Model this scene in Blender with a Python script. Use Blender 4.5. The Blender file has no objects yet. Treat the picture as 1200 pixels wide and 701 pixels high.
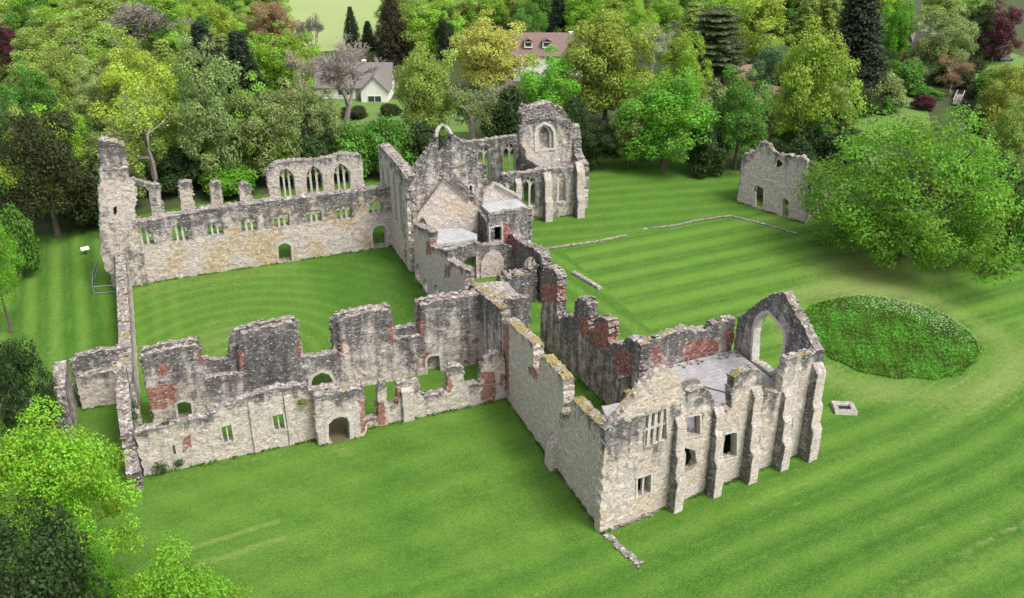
import bpy, bmesh, math, random
import numpy as np
from mathutils import Vector, Matrix
from mathutils.geometry import delaunay_2d_cdt
R = math.radians
rng = random.Random(7)
S = bpy.context.scene
COL = S.collection

# ------------------------------------------------------------------ camera, sky, sun, exposure
CH = 55.0
cam = bpy.data.cameras.new('camera'); cam_o = bpy.data.objects.new('camera', cam); COL.objects.link(cam_o)
cam.sensor_width = 36; cam.lens = 1091.8 / 1200 * 36; cam.clip_end = 3000
cam_o.location = (0, 0, CH); cam_o.rotation_euler = (R(90 - 26.7535), 0, R(-21.612))
S.camera = cam_o
wd = bpy.data.worlds.new('World'); S.world = wd; wd.use_nodes = True
wn = wd.node_tree; bg = wn.nodes['Background']
sky = wn.nodes.new('ShaderNodeTexSky'); sky.sky_type = 'NISHITA'; sky.sun_disc = False
SUN_EL, SUN_AZ = 58, 146          # azimuth clockwise from +Y (north)
sky.sun_elevation = R(SUN_EL); sky.sun_rotation = R(SUN_AZ); sky.dust_density = 4; sky.ozone_density = .6; sky.air_density = 1.0
hs = wn.nodes.new('ShaderNodeHueSaturation'); hs.inputs['Saturation'].default_value = .35   # overcast
wn.links.new(sky.outputs[0], hs.inputs['Color']); wn.links.new(hs.outputs[0], bg.inputs['Color'])
bg.inputs['Strength'].default_value = .15
sl = bpy.data.lights.new('sun', 'SUN'); so = bpy.data.objects.new('sun', sl); COL.objects.link(so)
sl.energy = 1.5; sl.angle = R(22); sl.color = (1, .972, .925)
d = Vector((math.sin(R(SUN_AZ)) * math.cos(R(SUN_EL)), math.cos(R(SUN_AZ)) * math.cos(R(SUN_EL)), math.sin(R(SUN_EL))))
so.rotation_euler = d.to_track_quat('Z', 'Y').to_euler(); so.location = (60, -40, 120)
S.view_settings.view_transform = 'Standard'; S.view_settings.look = 'None'
S.view_settings.exposure = 0.95; S.view_settings.gamma = 1; S.view_settings.use_curve_mapping = False
S.render.engine = 'CYCLES'

# ------------------------------------------------------------------ materials
def mat(name):
    m = bpy.data.materials.new(name); m.use_nodes = True
    nt = m.node_tree; return m, nt, nt.nodes['Principled BSDF']
class N:
    """tiny node helper"""
    def __init__(s, nt): s.nt = nt
    def n(s, t, **k):
        o = s.nt.nodes.new(t)
        for a, b in k.items(): setattr(o, a, b)
        return o
    def l(s, a, b): s.nt.links.new(a, b)
    def noise(s, vec, scale, detail=4, rough=.6):
        o = s.n('ShaderNodeTexNoise'); o.inputs['Scale'].default_value = scale; o.inputs['Detail'].default_value = detail
        o.inputs['Roughness'].default_value = rough
        if vec is not None: s.l(vec, o.inputs['Vector'])
        return o.outputs['Fac']
    def ramp(s, fac, a, b):
        o = s.n('ShaderNodeMapRange'); o.clamp = True; o.inputs[1].default_value = a; o.inputs[2].default_value = b
        s.l(fac, o.inputs[0]); return o.outputs[0]
    def mix(s, fac, a, b):
        o = s.n('ShaderNodeMix', data_type='RGBA')
        for v, i in ((fac, 0), (a, 6), (b, 7)):
            if isinstance(v, (int, float)): o.inputs[i].default_value = v
            elif isinstance(v, tuple): o.inputs[i].default_value = (*v, 1)
            else: s.l(v, o.inputs[i])
        return o.outputs[2]
    def math(s, op, a, b=0.0):
        o = s.n('ShaderNodeMath', operation=op)
        for v, i in ((a, 0), (b, 1)):
            if isinstance(v, (int, float)): o.inputs[i].default_value = v
            else: s.l(v, o.inputs[i])
        return o.outputs[0]
    def mapping(s, vec, sc, loc=(0, 0, 0)):
        o = s.n('ShaderNodeMapping'); o.inputs['Scale'].default_value = sc; o.inputs['Location'].default_value = loc
        s.l(vec, o.inputs['Vector']); return o.outputs[0]
    def attr(s, name):
        o = s.n('ShaderNodeAttribute', attribute_name=name); return o.outputs['Fac']

def stone_material(name, cream=(.555, .485, .43), grey=(.252, .232, .222), coursed=False):
    m, nt, b = mat(name); k = N(nt)
    geo = k.n('ShaderNodeNewGeometry'); pos = geo.outputs['Position']
    sp = k.mapping(pos, (1, 1, 2.0 if coursed else 1.9))
    vo = k.n('ShaderNodeTexVoronoi'); vo.inputs['Scale'].default_value = 3.9; k.l(sp, vo.inputs['Vector'])
    ve = k.n('ShaderNodeTexVoronoi', feature='DISTANCE_TO_EDGE'); ve.inputs['Scale'].default_value = 3.9; k.l(sp, ve.inputs['Vector'])
    sep = k.n('ShaderNodeSeparateColor'); k.l(vo.outputs['Color'], sep.inputs[0]); rnd = sep.outputs[0]; rnd2 = sep.outputs[1]
    big = k.noise(pos, .22, 5, .6); med = k.noise(pos, .9, 5, .65); fine = k.noise(pos, 6, 4, .7)
    streak = k.noise(k.mapping(pos, (1.1, 1.1, .12)), 1.0, 4, .6)
    dark = k.attr('dark'); brick = k.attr('brick'); och = k.attr('ochre')
    # amount of grey lichen: attribute broken up by noise
    g = k.math('ADD', dark, k.math('MULTIPLY', k.math('SUBTRACT', med, .5), 1.5))
    g = k.math('ADD', g, k.math('MULTIPLY', k.math('SUBTRACT', streak, .5), 1.1))
    g = k.ramp(g, .28, .62)
    och_f = k.math('MULTIPLY', k.ramp(big, .5, .62), .28)
    crm = k.mix(och_f, cream, (.55, .45, .29))
    crm = k.mix(k.math('MULTIPLY', och, k.math('MULTIPLY', k.ramp(big, .47, .56), k.ramp(k.noise(pos, 1.9, 5, .75), .36, .62))), crm, (.46, .31, .13))
    gry = k.mix(k.ramp(med, .35, .65), grey, tuple(c * .62 for c in grey))
    base = k.mix(g, crm, gry)
    # black lichen crust
    crust = k.noise(k.mapping(pos, (1, 1, 3.0)), 2.6, 6, .85)
    blk = k.ramp(k.math('ADD', k.math('ADD', k.math('MULTIPLY', crust, .8), k.math('MULTIPLY', streak, .4)), k.math('MULTIPLY', dark, .2)), .70, .80)
    base = k.mix(k.math('MULTIPLY', blk, .85), base, (.06, .056, .052))
    # brick
    bc = k.mix(rnd, (.2, .055, .04), (.33, .11, .075)); bc = k.mix(k.ramp(fine, .5, .75), bc, (.36, .25, .2))
    bf = k.ramp(k.math('ADD', brick, k.math('MULTIPLY', k.math('SUBTRACT', k.noise(pos, 1.6, 4, .7), .5), 1.5)), .52, .6)
    base = k.mix(k.math('MULTIPLY', bf, .85), base, bc)
    # per stone value
    v = k.n('ShaderNodeHueSaturation'); k.l(base, v.inputs['Color'])
    amp = .48 if not coursed else .3
    k.l(k.math('ADD', k.math('MULTIPLY', rnd, amp * 1.1), 1 - amp * .55), v.inputs['Value'])
    base = v.outputs[0]
    joint = k.ramp(ve.outputs['Distance'], .0, .07)
    base = k.mix(k.math('MULTIPLY', k.math('SUBTRACT', 1, joint), .6), base, (.13, .115, .1))
    # white lichen flecks
    fl = k.ramp(k.math('ADD', k.math('MULTIPLY', rnd2, .6), k.math('MULTIPLY', fine, .6)), .83, .89)
    base = k.mix(k.math('MULTIPLY', fl, .7), base, (.60, .585, .555))
    # upward faces: lichen, thin soil, moss
    sn = k.n('ShaderNodeSeparateXYZ'); k.l(geo.outputs['Normal'], sn.inputs[0])
    up = k.ramp(sn.outputs[2], .45, .8)
    topc = k.mix(k.ramp(fine, .35, .65), (.13, .10, .085), (.36, .31, .28))
    topc = k.mix(k.ramp(k.noise(pos, 2.3, 3, .7), .52, .6), topc, (.5, .47, .43))
    mossc = k.mix(fine, (.16, .13, .015), (.34, .25, .04))
    topc = k.mix(k.math('MULTIPLY', k.ramp(k.math('ADD', k.noise(pos, .55, 4, .7), k.attr('moss')), .56, .66), .85), topc, mossc)
    base = k.mix(k.math('MULTIPLY', up, .88), base, topc)
    k.l(base, b.inputs['Base Color']); b.inputs['Roughness'].default_value = .93
    b.inputs['Specular IOR Level'].default_value = .2
    bp = k.n('ShaderNodeBump'); bp.inputs['Strength'].default_value = .8; bp.inputs['Distance'].default_value = .12
    h = k.math('ADD', k.math('MULTIPLY', joint, .5), k.math('ADD', k.math('MULTIPLY', rnd, .4), k.math('MULTIPLY', fine, .6)))
    k.l(h, bp.inputs['Height']); k.l(bp.outputs[0], b.inputs['Normal'])
    return m
STONE = stone_material('rubble_stone')
ASHLAR = stone_material('pale_dressed_stone', (.60, .57, .51), (.40, .38, .35), True)

def simple(name, c, rough=.85, c2=None, sc=3, spec=.3, metal=0, bump=0):
    m, nt, b = mat(name); k = N(nt)
    tc = k.n('ShaderNodeNewGeometry').outputs['Position']
    f = k.noise(tc, sc, 5, .65)
    k.l(k.mix(k.ramp(f, .3, .7), c, c2 or tuple(x * .7 for x in c)), b.inputs['Base Color'])
    b.inputs['Roughness'].default_value = rough; b.inputs['Specular IOR Level'].default_value = spec; b.inputs['Metallic'].default_value = metal
    if bump:
        bp = k.n('ShaderNodeBump'); bp.inputs['Strength'].default_value = bump; k.l(f, bp.inputs['Height']); k.l(bp.outputs[0], b.inputs['Normal'])
    return m
M = {}
M['slab'] = simple('weathered_lead_roof', (.38, .37, .37), .85, (.24, .235, .235), 1.1)
M['slabw'] = simple('pale_lead_roof', (.40, .40, .41), .8, (.28, .28, .3), .7)
M['rubble_dark'] = simple('dark_rubble', (.2, .17, .14), .95, (.06, .05, .045), 2.2, bump=1)
M['white'] = simple('white_render', (.78, .76, .7), .8, (.68, .66, .6), 1.5)
M['stonehouse'] = simple('pale_house_stone', (.5, .5, .44), .85, (.38, .38, .33), 1.5)
M['brickwall'] = simple('red_brick_wall', (.36, .15, .09), .9, (.26, .11, .07), 2)
M['slate'] = simple('grey_tile_roof', (.2, .175, .165), .8, (.13, .115, .11), 3)
M['redroof'] = simple('red_tile_roof', (.2, .135, .12), .85, (.15, .1, .09), 3)
M['shingle'] = simple('brown_shingle_roof', (.24, .16, .12), .9, (.16, .11, .085), 3)
M['glass'] = simple('dark_glass', (.03, .035, .04), .15, (.05, .055, .06), 1, .6)
M['wood'] = simple('weathered_wood', (.3, .26, .2), .85, (.2, .17, .13), 4)
M['greymetal'] = simple('galvanised_metal', (.33, .35, .36), .5, (.25, .27, .28), 3, .5, .5)
M['carpaint'] = simple('grey_green_car_paint', (.12, .14, .13), .3, (.1, .12, .11), 1, .6)
M['rubber'] = simple('black_rubber', (.02, .02, .02), .8)
M['bark'] = simple('tree_bark', (.16, .13, .1), .95, (.08, .065, .05), 3, bump=.5)
M['palebark'] = simple('pale_grey_bark', (.27, .24, .2), .95, (.17, .15, .125), 3, bump=.4)
M['mesh'] = simple('dark_mesh_panel', (.05, .07, .06), .7)

def slab_material(name, a, b_, c_):
    m, nt, b = mat(name); k = N(nt); pos = k.n('ShaderNodeNewGeometry').outputs['Position']
    br = k.n('ShaderNodeTexBrick'); br.inputs['Scale'].default_value = .42; br.inputs['Mortar Size'].default_value = .012; br.inputs['Mortar Smooth'].default_value = .3
    k.l(pos, br.inputs['Vector'])
    n1 = k.noise(pos, .45, 6, .7); n2 = k.noise(pos, 2.6, 6, .75); n3 = k.noise(pos, 9, 3, .7)
    c = k.mix(k.ramp(n1, .38, .62), a, b_); c = k.mix(k.math('MULTIPLY', k.ramp(n2, .5, .68), .75), c, c_)
    c = k.mix(k.math('MULTIPLY', br.outputs['Fac'], .55), c, (.12, .115, .11))
    c = k.mix(k.math('MULTIPLY', k.ramp(k.math('ADD', k.math('MULTIPLY', n1, .5), k.math('MULTIPLY', n3, .5)), .55, .62), .5), c, (.13, .12, .06))
    k.l(c, b.inputs['Base Color']); b.inputs['Roughness'].default_value = .8; b.inputs['Specular IOR Level'].default_value = .3
    return m
M['slab'] = slab_material('weathered_lead_roof', (.36, .345, .345), (.25, .24, .245), (.19, .18, .18))
M['slabw'] = slab_material('pale_lead_roof', (.40, .40, .405), (.31, .31, .32), (.22, .215, .21))
def leaf_material():
    m, nt, b = mat('leaves'); k = N(nt)
    oi = k.n('ShaderNodeObjectInfo'); var = k.attr('var')
    hv = k.n('ShaderNodeHueSaturation'); k.l(oi.outputs['Color'], hv.inputs['Color'])
    k.l(k.math('ADD', .62, k.math('MULTIPLY', var, .85)), hv.inputs['Value'])
    k.l(k.math('ADD', .478, k.math('MULTIPLY', var, .04)), hv.inputs['Hue'])
    k.l(hv.outputs[0], b.inputs['Base Color']); b.inputs['Roughness'].default_value = .6; b.inputs['Specular IOR Level'].default_value = .25
    tr = k.n('ShaderNodeBsdfTranslucent'); k.l(hv.outputs[0], tr.inputs['Color'])
    mx = k.n('ShaderNodeMixShader'); mx.inputs[0].default_value = .4
    k.l(b.outputs[0], mx.inputs[1]); k.l(tr.outputs[0], mx.inputs[2]); k.l(mx.outputs[0], nt.nodes['Material Output'].inputs['Surface'])
    return m
M['leaf'] = leaf_material()

def lawn_material():
    m, nt, b = mat('mown_grass'); k = N(nt)
    pos = k.n('ShaderNodeNewGeometry').outputs['Position']
    st = k.attr('stripe'); dry = k.attr('dry')
    n1 = k.noise(pos, .3, 5, .7); n2 = k.noise(pos, 1.5, 7, .82); n3 = k.noise(pos, 5.0, 4, .85)
    f = k.math('ADD', k.math('MULTIPLY', st, 1.3), k.math('MULTIPLY', k.math('SUBTRACT', n2, .5), 1.15))
    f = k.math('ADD', f, k.math('MULTIPLY', k.math('SUBTRACT', n1, .5), .8))
    c = k.mix(k.ramp(f, .0, 1.0), (.030, .098, .009), (.112, .216, .029))
    c = k.mix(k.math('MULTIPLY', k.ramp(n3, .52, .68), .6), c, (.16, .26, .045))
    c = k.mix(k.math('MULTIPLY', k.ramp(n3, .5, .34), .65), c, (.016, .052, .005))
    dd = k.ramp(k.math('ADD', dry, k.math('MULTIPLY', k.math('SUBTRACT', n2, .5), 1.1)), .25, .95)
    c = k.mix(k.math('MULTIPLY', dd, .8), c, (.25, .265, .095))
    wh = k.ramp(k.noise(pos, 5.5, 2, .5), .735, .77)
    c = k.mix(k.math('MULTIPLY', wh, .5), c, (.4, .46, .3))
    k.l(c, b.inputs['Base Color']); b.inputs['Roughness'].default_value = .9; b.inputs['Specular IOR Level'].default_value = .15
    bp = k.n('ShaderNodeBump'); bp.inputs['Strength'].default_value = .7; bp.inputs['Distance'].default_value = .15
    k.l(k.math('ADD', n2, n3), bp.inputs['Height']); k.l(bp.outputs[0], b.inputs['Normal'])
    return m
M['lawn'] = lawn_material()
M['floor'] = simple('woodland_floor', (.05, .08, .02), .95, (.035, .04, .015), .5, bump=1)
M['dirt'] = simple('trodden_earth', (.12, .09, .055), .95, (.075, .085, .03), 2.5, bump=1)
M['field'] = simple('far_meadow', (.2, .27, .085), .95, (.26, .29, .13), .05)
M['garden'] = simple('garden_grass', (.085, .17, .03), .95, (.12, .19, .045), .4)
def water():
    m, nt, b = mat('pond_water'); b.inputs['Base Color'].default_value = (.03, .032, .025, 1); b.inputs['Roughness'].default_value = .12
    k = N(nt); bp = k.n('ShaderNodeBump'); bp.inputs['Strength'].default_value = .06
    k.l(k.noise(k.n('ShaderNodeNewGeometry').outputs['Position'], 1.5, 3), bp.inputs['Height']); k.l(bp.outputs[0], b.inputs['Normal'])
    return m
M['water'] = water()

# ------------------------------------------------------------------ object helpers
def obj(name, me, m, parent=None, kind=None):
    o = bpy.data.objects.new(name, me); COL.objects.link(o)
    if m and not me.materials: me.materials.append(m)
    if parent: o.parent = parent
    if kind: o['kind'] = kind
    return o
def tag(o, label, cat, group=None):
    o['label'] = label; o['category'] = cat
    if group: o['group'] = group
    return o
def thing(name, label, cat, loc=(0, 0, 0), rz=0, group=None):
    o = bpy.data.objects.new(name, None); COL.objects.link(o); o.location = loc; o.rotation_euler = (0, 0, rz)
    o.empty_display_size = .5
    return tag(o, label, cat, group)
def put(o, parent):
    """parent o (mesh in world coordinates) keeping it in place"""
    o.parent = parent; o.matrix_parent_inverse = Matrix.LocRotScale(parent.location, parent.rotation_euler, None).inverted()
    return o
def mesh(name, v, f):
    me = bpy.data.meshes.new(name); me.from_pydata([tuple(map(float, a)) for a in v], [], f); me.update(); return me
class MB:
    def __init__(s): s.v = []; s.f = []
    def prism(s, pts, z0, z1):
        n = len(pts); o = len(s.v)
        s.v += [(x, y, z0) for x, y in pts] + [(x, y, z1) for x, y in pts]
        s.f += [tuple(range(o + n - 1, o - 1, -1)), tuple(range(o + n, o + 2 * n))] + [(o + i, o + (i + 1) % n, o + n + (i + 1) % n, o + n + i) for i in range(n)]
        return s
    def box(s, c, d, rz=0, jit=0):
        o = len(s.v); cs, sn = math.cos(rz), math.sin(rz)
        for dx in (-.5, .5):
            for dy in (-.5, .5):
                for dz in (-.5, .5):
                    x = dx * d[0] + rng.uniform(-jit, jit); y = dy * d[1] + rng.uniform(-jit, jit); z = dz * d[2] + rng.uniform(-jit, jit)
                    s.v.append((c[0] + x * cs - y * sn, c[1] + x * sn + y * cs, c[2] + z))
        s.f += [tuple(o + i for i in q) for q in ((0, 1, 3, 2), (4, 6, 7, 5), (0, 4, 5, 1), (2, 3, 7, 6), (0, 2, 6, 4), (1, 5, 7, 3))]
        return s
    def hull8(s, p):   # 8 points: bottom 4 ccw, top 4 ccw
        o = len(s.v); s.v += p
        s.f += [tuple(o + i for i in q) for q in ((3, 2, 1, 0), (4, 5, 6, 7), (0, 1, 5, 4), (1, 2, 6, 5), (2, 3, 7, 6), (3, 0, 4, 7))]
        return s
    def tube(s, p, r, n=6):
        """tapered tube through points p with radii r"""
        rings = []
        for i, (a, q) in enumerate(zip(p, r)):
            a = Vector(a); t = (Vector(p[min(i + 1, len(p) - 1)]) - Vector(p[max(i - 1, 0)])).normalized()
            x = t.orthogonal().normalized(); y = t.cross(x)
            o = len(s.v); rings.append(o)
            s.v += [tuple(a + (x * math.cos(2 * math.pi * j / n) + y * math.sin(2 * math.pi * j / n)) * q) for j in range(n)]
        for a, b in zip(rings, rings[1:]):
            s.f += [(a + j, a + (j + 1) % n, b + (j + 1) % n, b + j) for j in range(n)]
        s.f.append(tuple(rings[-1] + j for j in range(n))); s.f.append(tuple(rings[0] + j for j in range(n - 1, -1, -1)))
        return s
    def mesh(s, name): return mesh(name, s.v, s.f)

# ------------------------------------------------------------------ ruined walls
def pip(x, y, poly):
    c = False; j = len(poly) - 1
    for i in range(len(poly)):
        xi, yi = poly[i]; xj, yj = poly[j]
        if (yi > y) != (yj > y) and x < (xj - xi) * (y - yi) / (yj - yi) + xi: c = not c
        j = i
    return c
def subdiv(poly, step, jit, rnd, keep_low=True):
    out = []
    n = len(poly)
    for i in range(n):
        a = Vector(poly[i]); b = Vector(poly[(i + 1) % n]); L = (b - a).length; m = max(1, int(round(L / step)))
        nn = Vector((-(b - a).y, (b - a).x)).normalized() if L > 0 else Vector((0, 0))
        low = keep_low and (a.y < -.2 and b.y < -.2)
        for q in range(m):
            p = a.lerp(b, q / m)
            if not low:
                amp = jit if q else jit * .5
                p = p + nn * rnd.uniform(-amp, amp) + (b - a).normalized() * rnd.uniform(-.25, .25) * (L / m) * (1 if q else 0)
                if keep_low and p.y < .3 and poly[i][1] < -.2: p = a.lerp(b, q / m)
            out.append((p.x, p.y))
    return out
def wall_mesh(name, A, B, out, holes=(), brick=(), thick=1.2, off=0.0, jag=.13, dark=(.1, .9, 3.0), ochre=0, moss=0, seed=1, rough=.05, stones=True, step=.38, darkx=()):
    """a ruined masonry wall: elevation outline with real openings, thick, ragged along its broken edges.
    A->B runs left to right as seen from the front; the wall goes back from there."""
    rnd = random.Random(seed * 977 + len(out))
    A = Vector((A[0], A[1])); B = Vector((B[0], B[1])); t = (B - A).normalized(); n = Vector((-t.y, t.x))
    o2 = subdiv(out, step, jag, rnd)
    hs2 = [subdiv(h, .3, .02, rnd, False) for h in holes]
    xs = [p[0] for p in out]; ys = [p[1] for p in out]
    pts = list(o2); edges = [(i, (i + 1) % len(o2)) for i in range(len(o2))]
    for h in hs2:
        k0 = len(pts); pts += h; edges += [(k0 + i, k0 + (i + 1) % len(h)) for i in range(len(h))]
    arr = np.array(pts)
    g = .45; x = min(xs)
    while x < max(xs):
        y = min(ys)
        while y < max(ys):
            p = (x + rnd.uniform(-.14, .14), y + rnd.uniform(-.14, .14))
            if pip(*p, o2) and not any(pip(*p, h) for h in hs2) and ((arr - p) ** 2).sum(1).min() > .05: pts.append(p)
            y += g
        x += g
    V, E, F, *_ = delaunay_2d_cdt([Vector(p) for p in pts], edges, [], 0, 1e-4)
    F = [f for f in F if (lambda c: pip(c[0], c[1], o2) and not any(pip(c[0], c[1], h) for h in hs2))(sum((V[i] for i in f), Vector((0, 0))) / 3)]
    ec = {}
    for f in F:
        for i in range(3):
            e = (f[i], f[(i + 1) % 3]); k = tuple(sorted(e)); ec.setdefault(k, []).append(e)
    bnd = [e[0] for e in ec.values() if len(e) == 1]
    bv = {i for e in bnd for i in e}
    top_cache = {}
    def top(s):
        q = round(s, 1)
        if q not in top_cache:
            m = 0
            for (x0, y0), (x1, y1) in zip(out, out[1:] + out[:1]):
                if min(x0, x1) - .3 <= q <= max(x0, x1) + .3:
                    if abs(x1 - x0) < .01: m = max(m, y0, y1)
                    else:
                        tt = min(1, max(0, (q - x0) / (x1 - x0))); m = max(m, y0 + (y1 - y0) * tt)
            top_cache[q] = m
        return top_cache[q]
    verts = []; at_b = []; at_d = []; at_m = []
    def attrs(s, z):
        at_b.append(1.0 if any(pip(s, z, b) for b in brick) else 0.0)
        dd = max(0, top(s) - z)
        a = dark[0] + dark[1] * math.exp(-dd / dark[2])
        for (s0, z0, s1, z1, w) in darkx:
            if s0 <= s <= s1 and z0 <= z <= z1: a += w
        at_d.append(a); at_m.append(moss)
    def P(s, z, dep): q = A + t * s + n * dep; return (q.x, q.y, z)
    nv = len(V)
    for i, p in enumerate(V):
        jj = rough * (.6 if i in bv else 1)
        verts.append(P(p.x, p.y, off + rnd.uniform(-jj, jj))); attrs(p.x, p.y)
    for i, p in enumerate(V):
        dz = rnd.uniform(-.12, .12) * (jag / .13) if (i in bv and p.y > .3) else 0
        verts.append(P(p.x, p.y + dz, off + thick + rnd.uniform(-rough, rough))); attrs(p.x, p.y)
    faces = [tuple(f) if True else f for f in F]
    # orientation: front must face -n
    faces_f = [(f[0], f[2], f[1]) for f in F] if False else [tuple(f) for f in F]
    faces = faces_f + [(nv + f[0], nv + f[2], nv + f[1]) for f in F]
    rows = max(1, int(round(thick / .5)))
    mid = {}
    def mv(i, r):
        if r == 0: return i
        if r == rows: return nv + i
        if (i, r) not in mid:
            p = V[i]; mid[(i, r)] = len(verts)
            inhole = i >= len(o2)
            a = jag * 1.0 if (not inhole and p.y > .3) else .015
            ss = p.x + rnd.uniform(-a, a) * .5; zz = p.y + rnd.uniform(-a * .5, a * 1.1)
            verts.append(P(ss, zz, off + thick * r / rows + (rnd.uniform(-.08, .08) if not inhole else 0))); attrs(p.x, p.y)
        return mid[(i, r)]
    for a, b in bnd:
        for r in range(rows): faces.append((mv(b, r), mv(a, r), mv(a, r + 1), mv(b, r + 1)))
    # loose stones bedded on the broken top
    if stones:
        oo = out
        for (x0, y0), (x1, y1) in zip(oo, oo[1:] + oo[:1]):
            if y0 < 0 and y1 < 0: continue
            if x1 - x0 < .05 and abs(y1 - y0) > .5 and rnd.random() < .3: continue
            L = math.hypot(x1 - x0, y1 - y0); cnt = int(L * thick * 2.4)
            for q in range(cnt):
                tt = rnd.random(); s = x0 + (x1 - x0) * tt; z = y0 + (y1 - y0) * tt; de = off + rnd.uniform(.05, thick - .05)
                if z < .5: continue
                c = P(s, z + rnd.uniform(-.08, .06), de); d = [rnd.uniform(.14, .46), rnd.uniform(.14, .4), rnd.uniform(.1, .3)]; rz = rnd.uniform(0, 3.1)
                k0 = len(verts); cs, sn = math.cos(rz), math.sin(rz)
                for dx in (-.5, .5):
                    for dy in (-.5, .5):
                        for dz in (-.5, .5):
                            X = dx * d[0] * rnd.uniform(.7, 1.2); Y = dy * d[1] * rnd.uniform(.7, 1.2)
                            verts.append((c[0] + X * cs - Y * sn, c[1] + X * sn + Y * cs, c[2] + dz * d[2] * rnd.uniform(.6, 1.2))); attrs(s, z)
                faces += [tuple(k0 + i for i in q) for q in ((0, 1, 3, 2), (4, 6, 7, 5), (0, 4, 5, 1), (2, 3, 7, 6), (0, 2, 6, 4), (1, 5, 7, 3))]
    me = mesh(name, verts, faces)
    for nm, vals in (('brick', at_b), ('dark', at_d), ('moss', at_m), ('ochre', [ochre] * len(verts))):
        a = me.attributes.new(nm, 'FLOAT', 'POINT'); a.data.foreach_set('value', vals)
    me.materials.append(STONE)
    return me
def wall(key, parent, name='wall', **kw):
    w = WALLS[key]
    A, B, out = w[0], w[1], [tuple(p) for p in w[2]]
    holes = [[tuple(p) for p in h] for h in w[3]] if len(w) > 3 else []
    brick = [[tuple(p) for p in h] for h in w[4]] if len(w) > 4 else []
    if 'add_out' in kw: kw.pop('add_out')
    me = wall_mesh(name, A, B, out, holes, brick, **kw)
    return put(obj(name, me, None), parent) if parent else obj(name, me, None)
def frame_of(key):
    A, B = WALLS[key][0], WALLS[key][1]
    A = Vector(A); t = (Vector(B) - A).normalized(); return A, t, Vector((-t.y, t.x))
def mean_attr(me, d=.05):
    for nm, v in (('brick', 0), ('dark', d), ('moss', -1), ('ochre', 0)):
        a = me.attributes.new(nm, 'FLOAT', 'POINT'); a.data.foreach_set('value', [v] * len(me.vertices))
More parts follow.
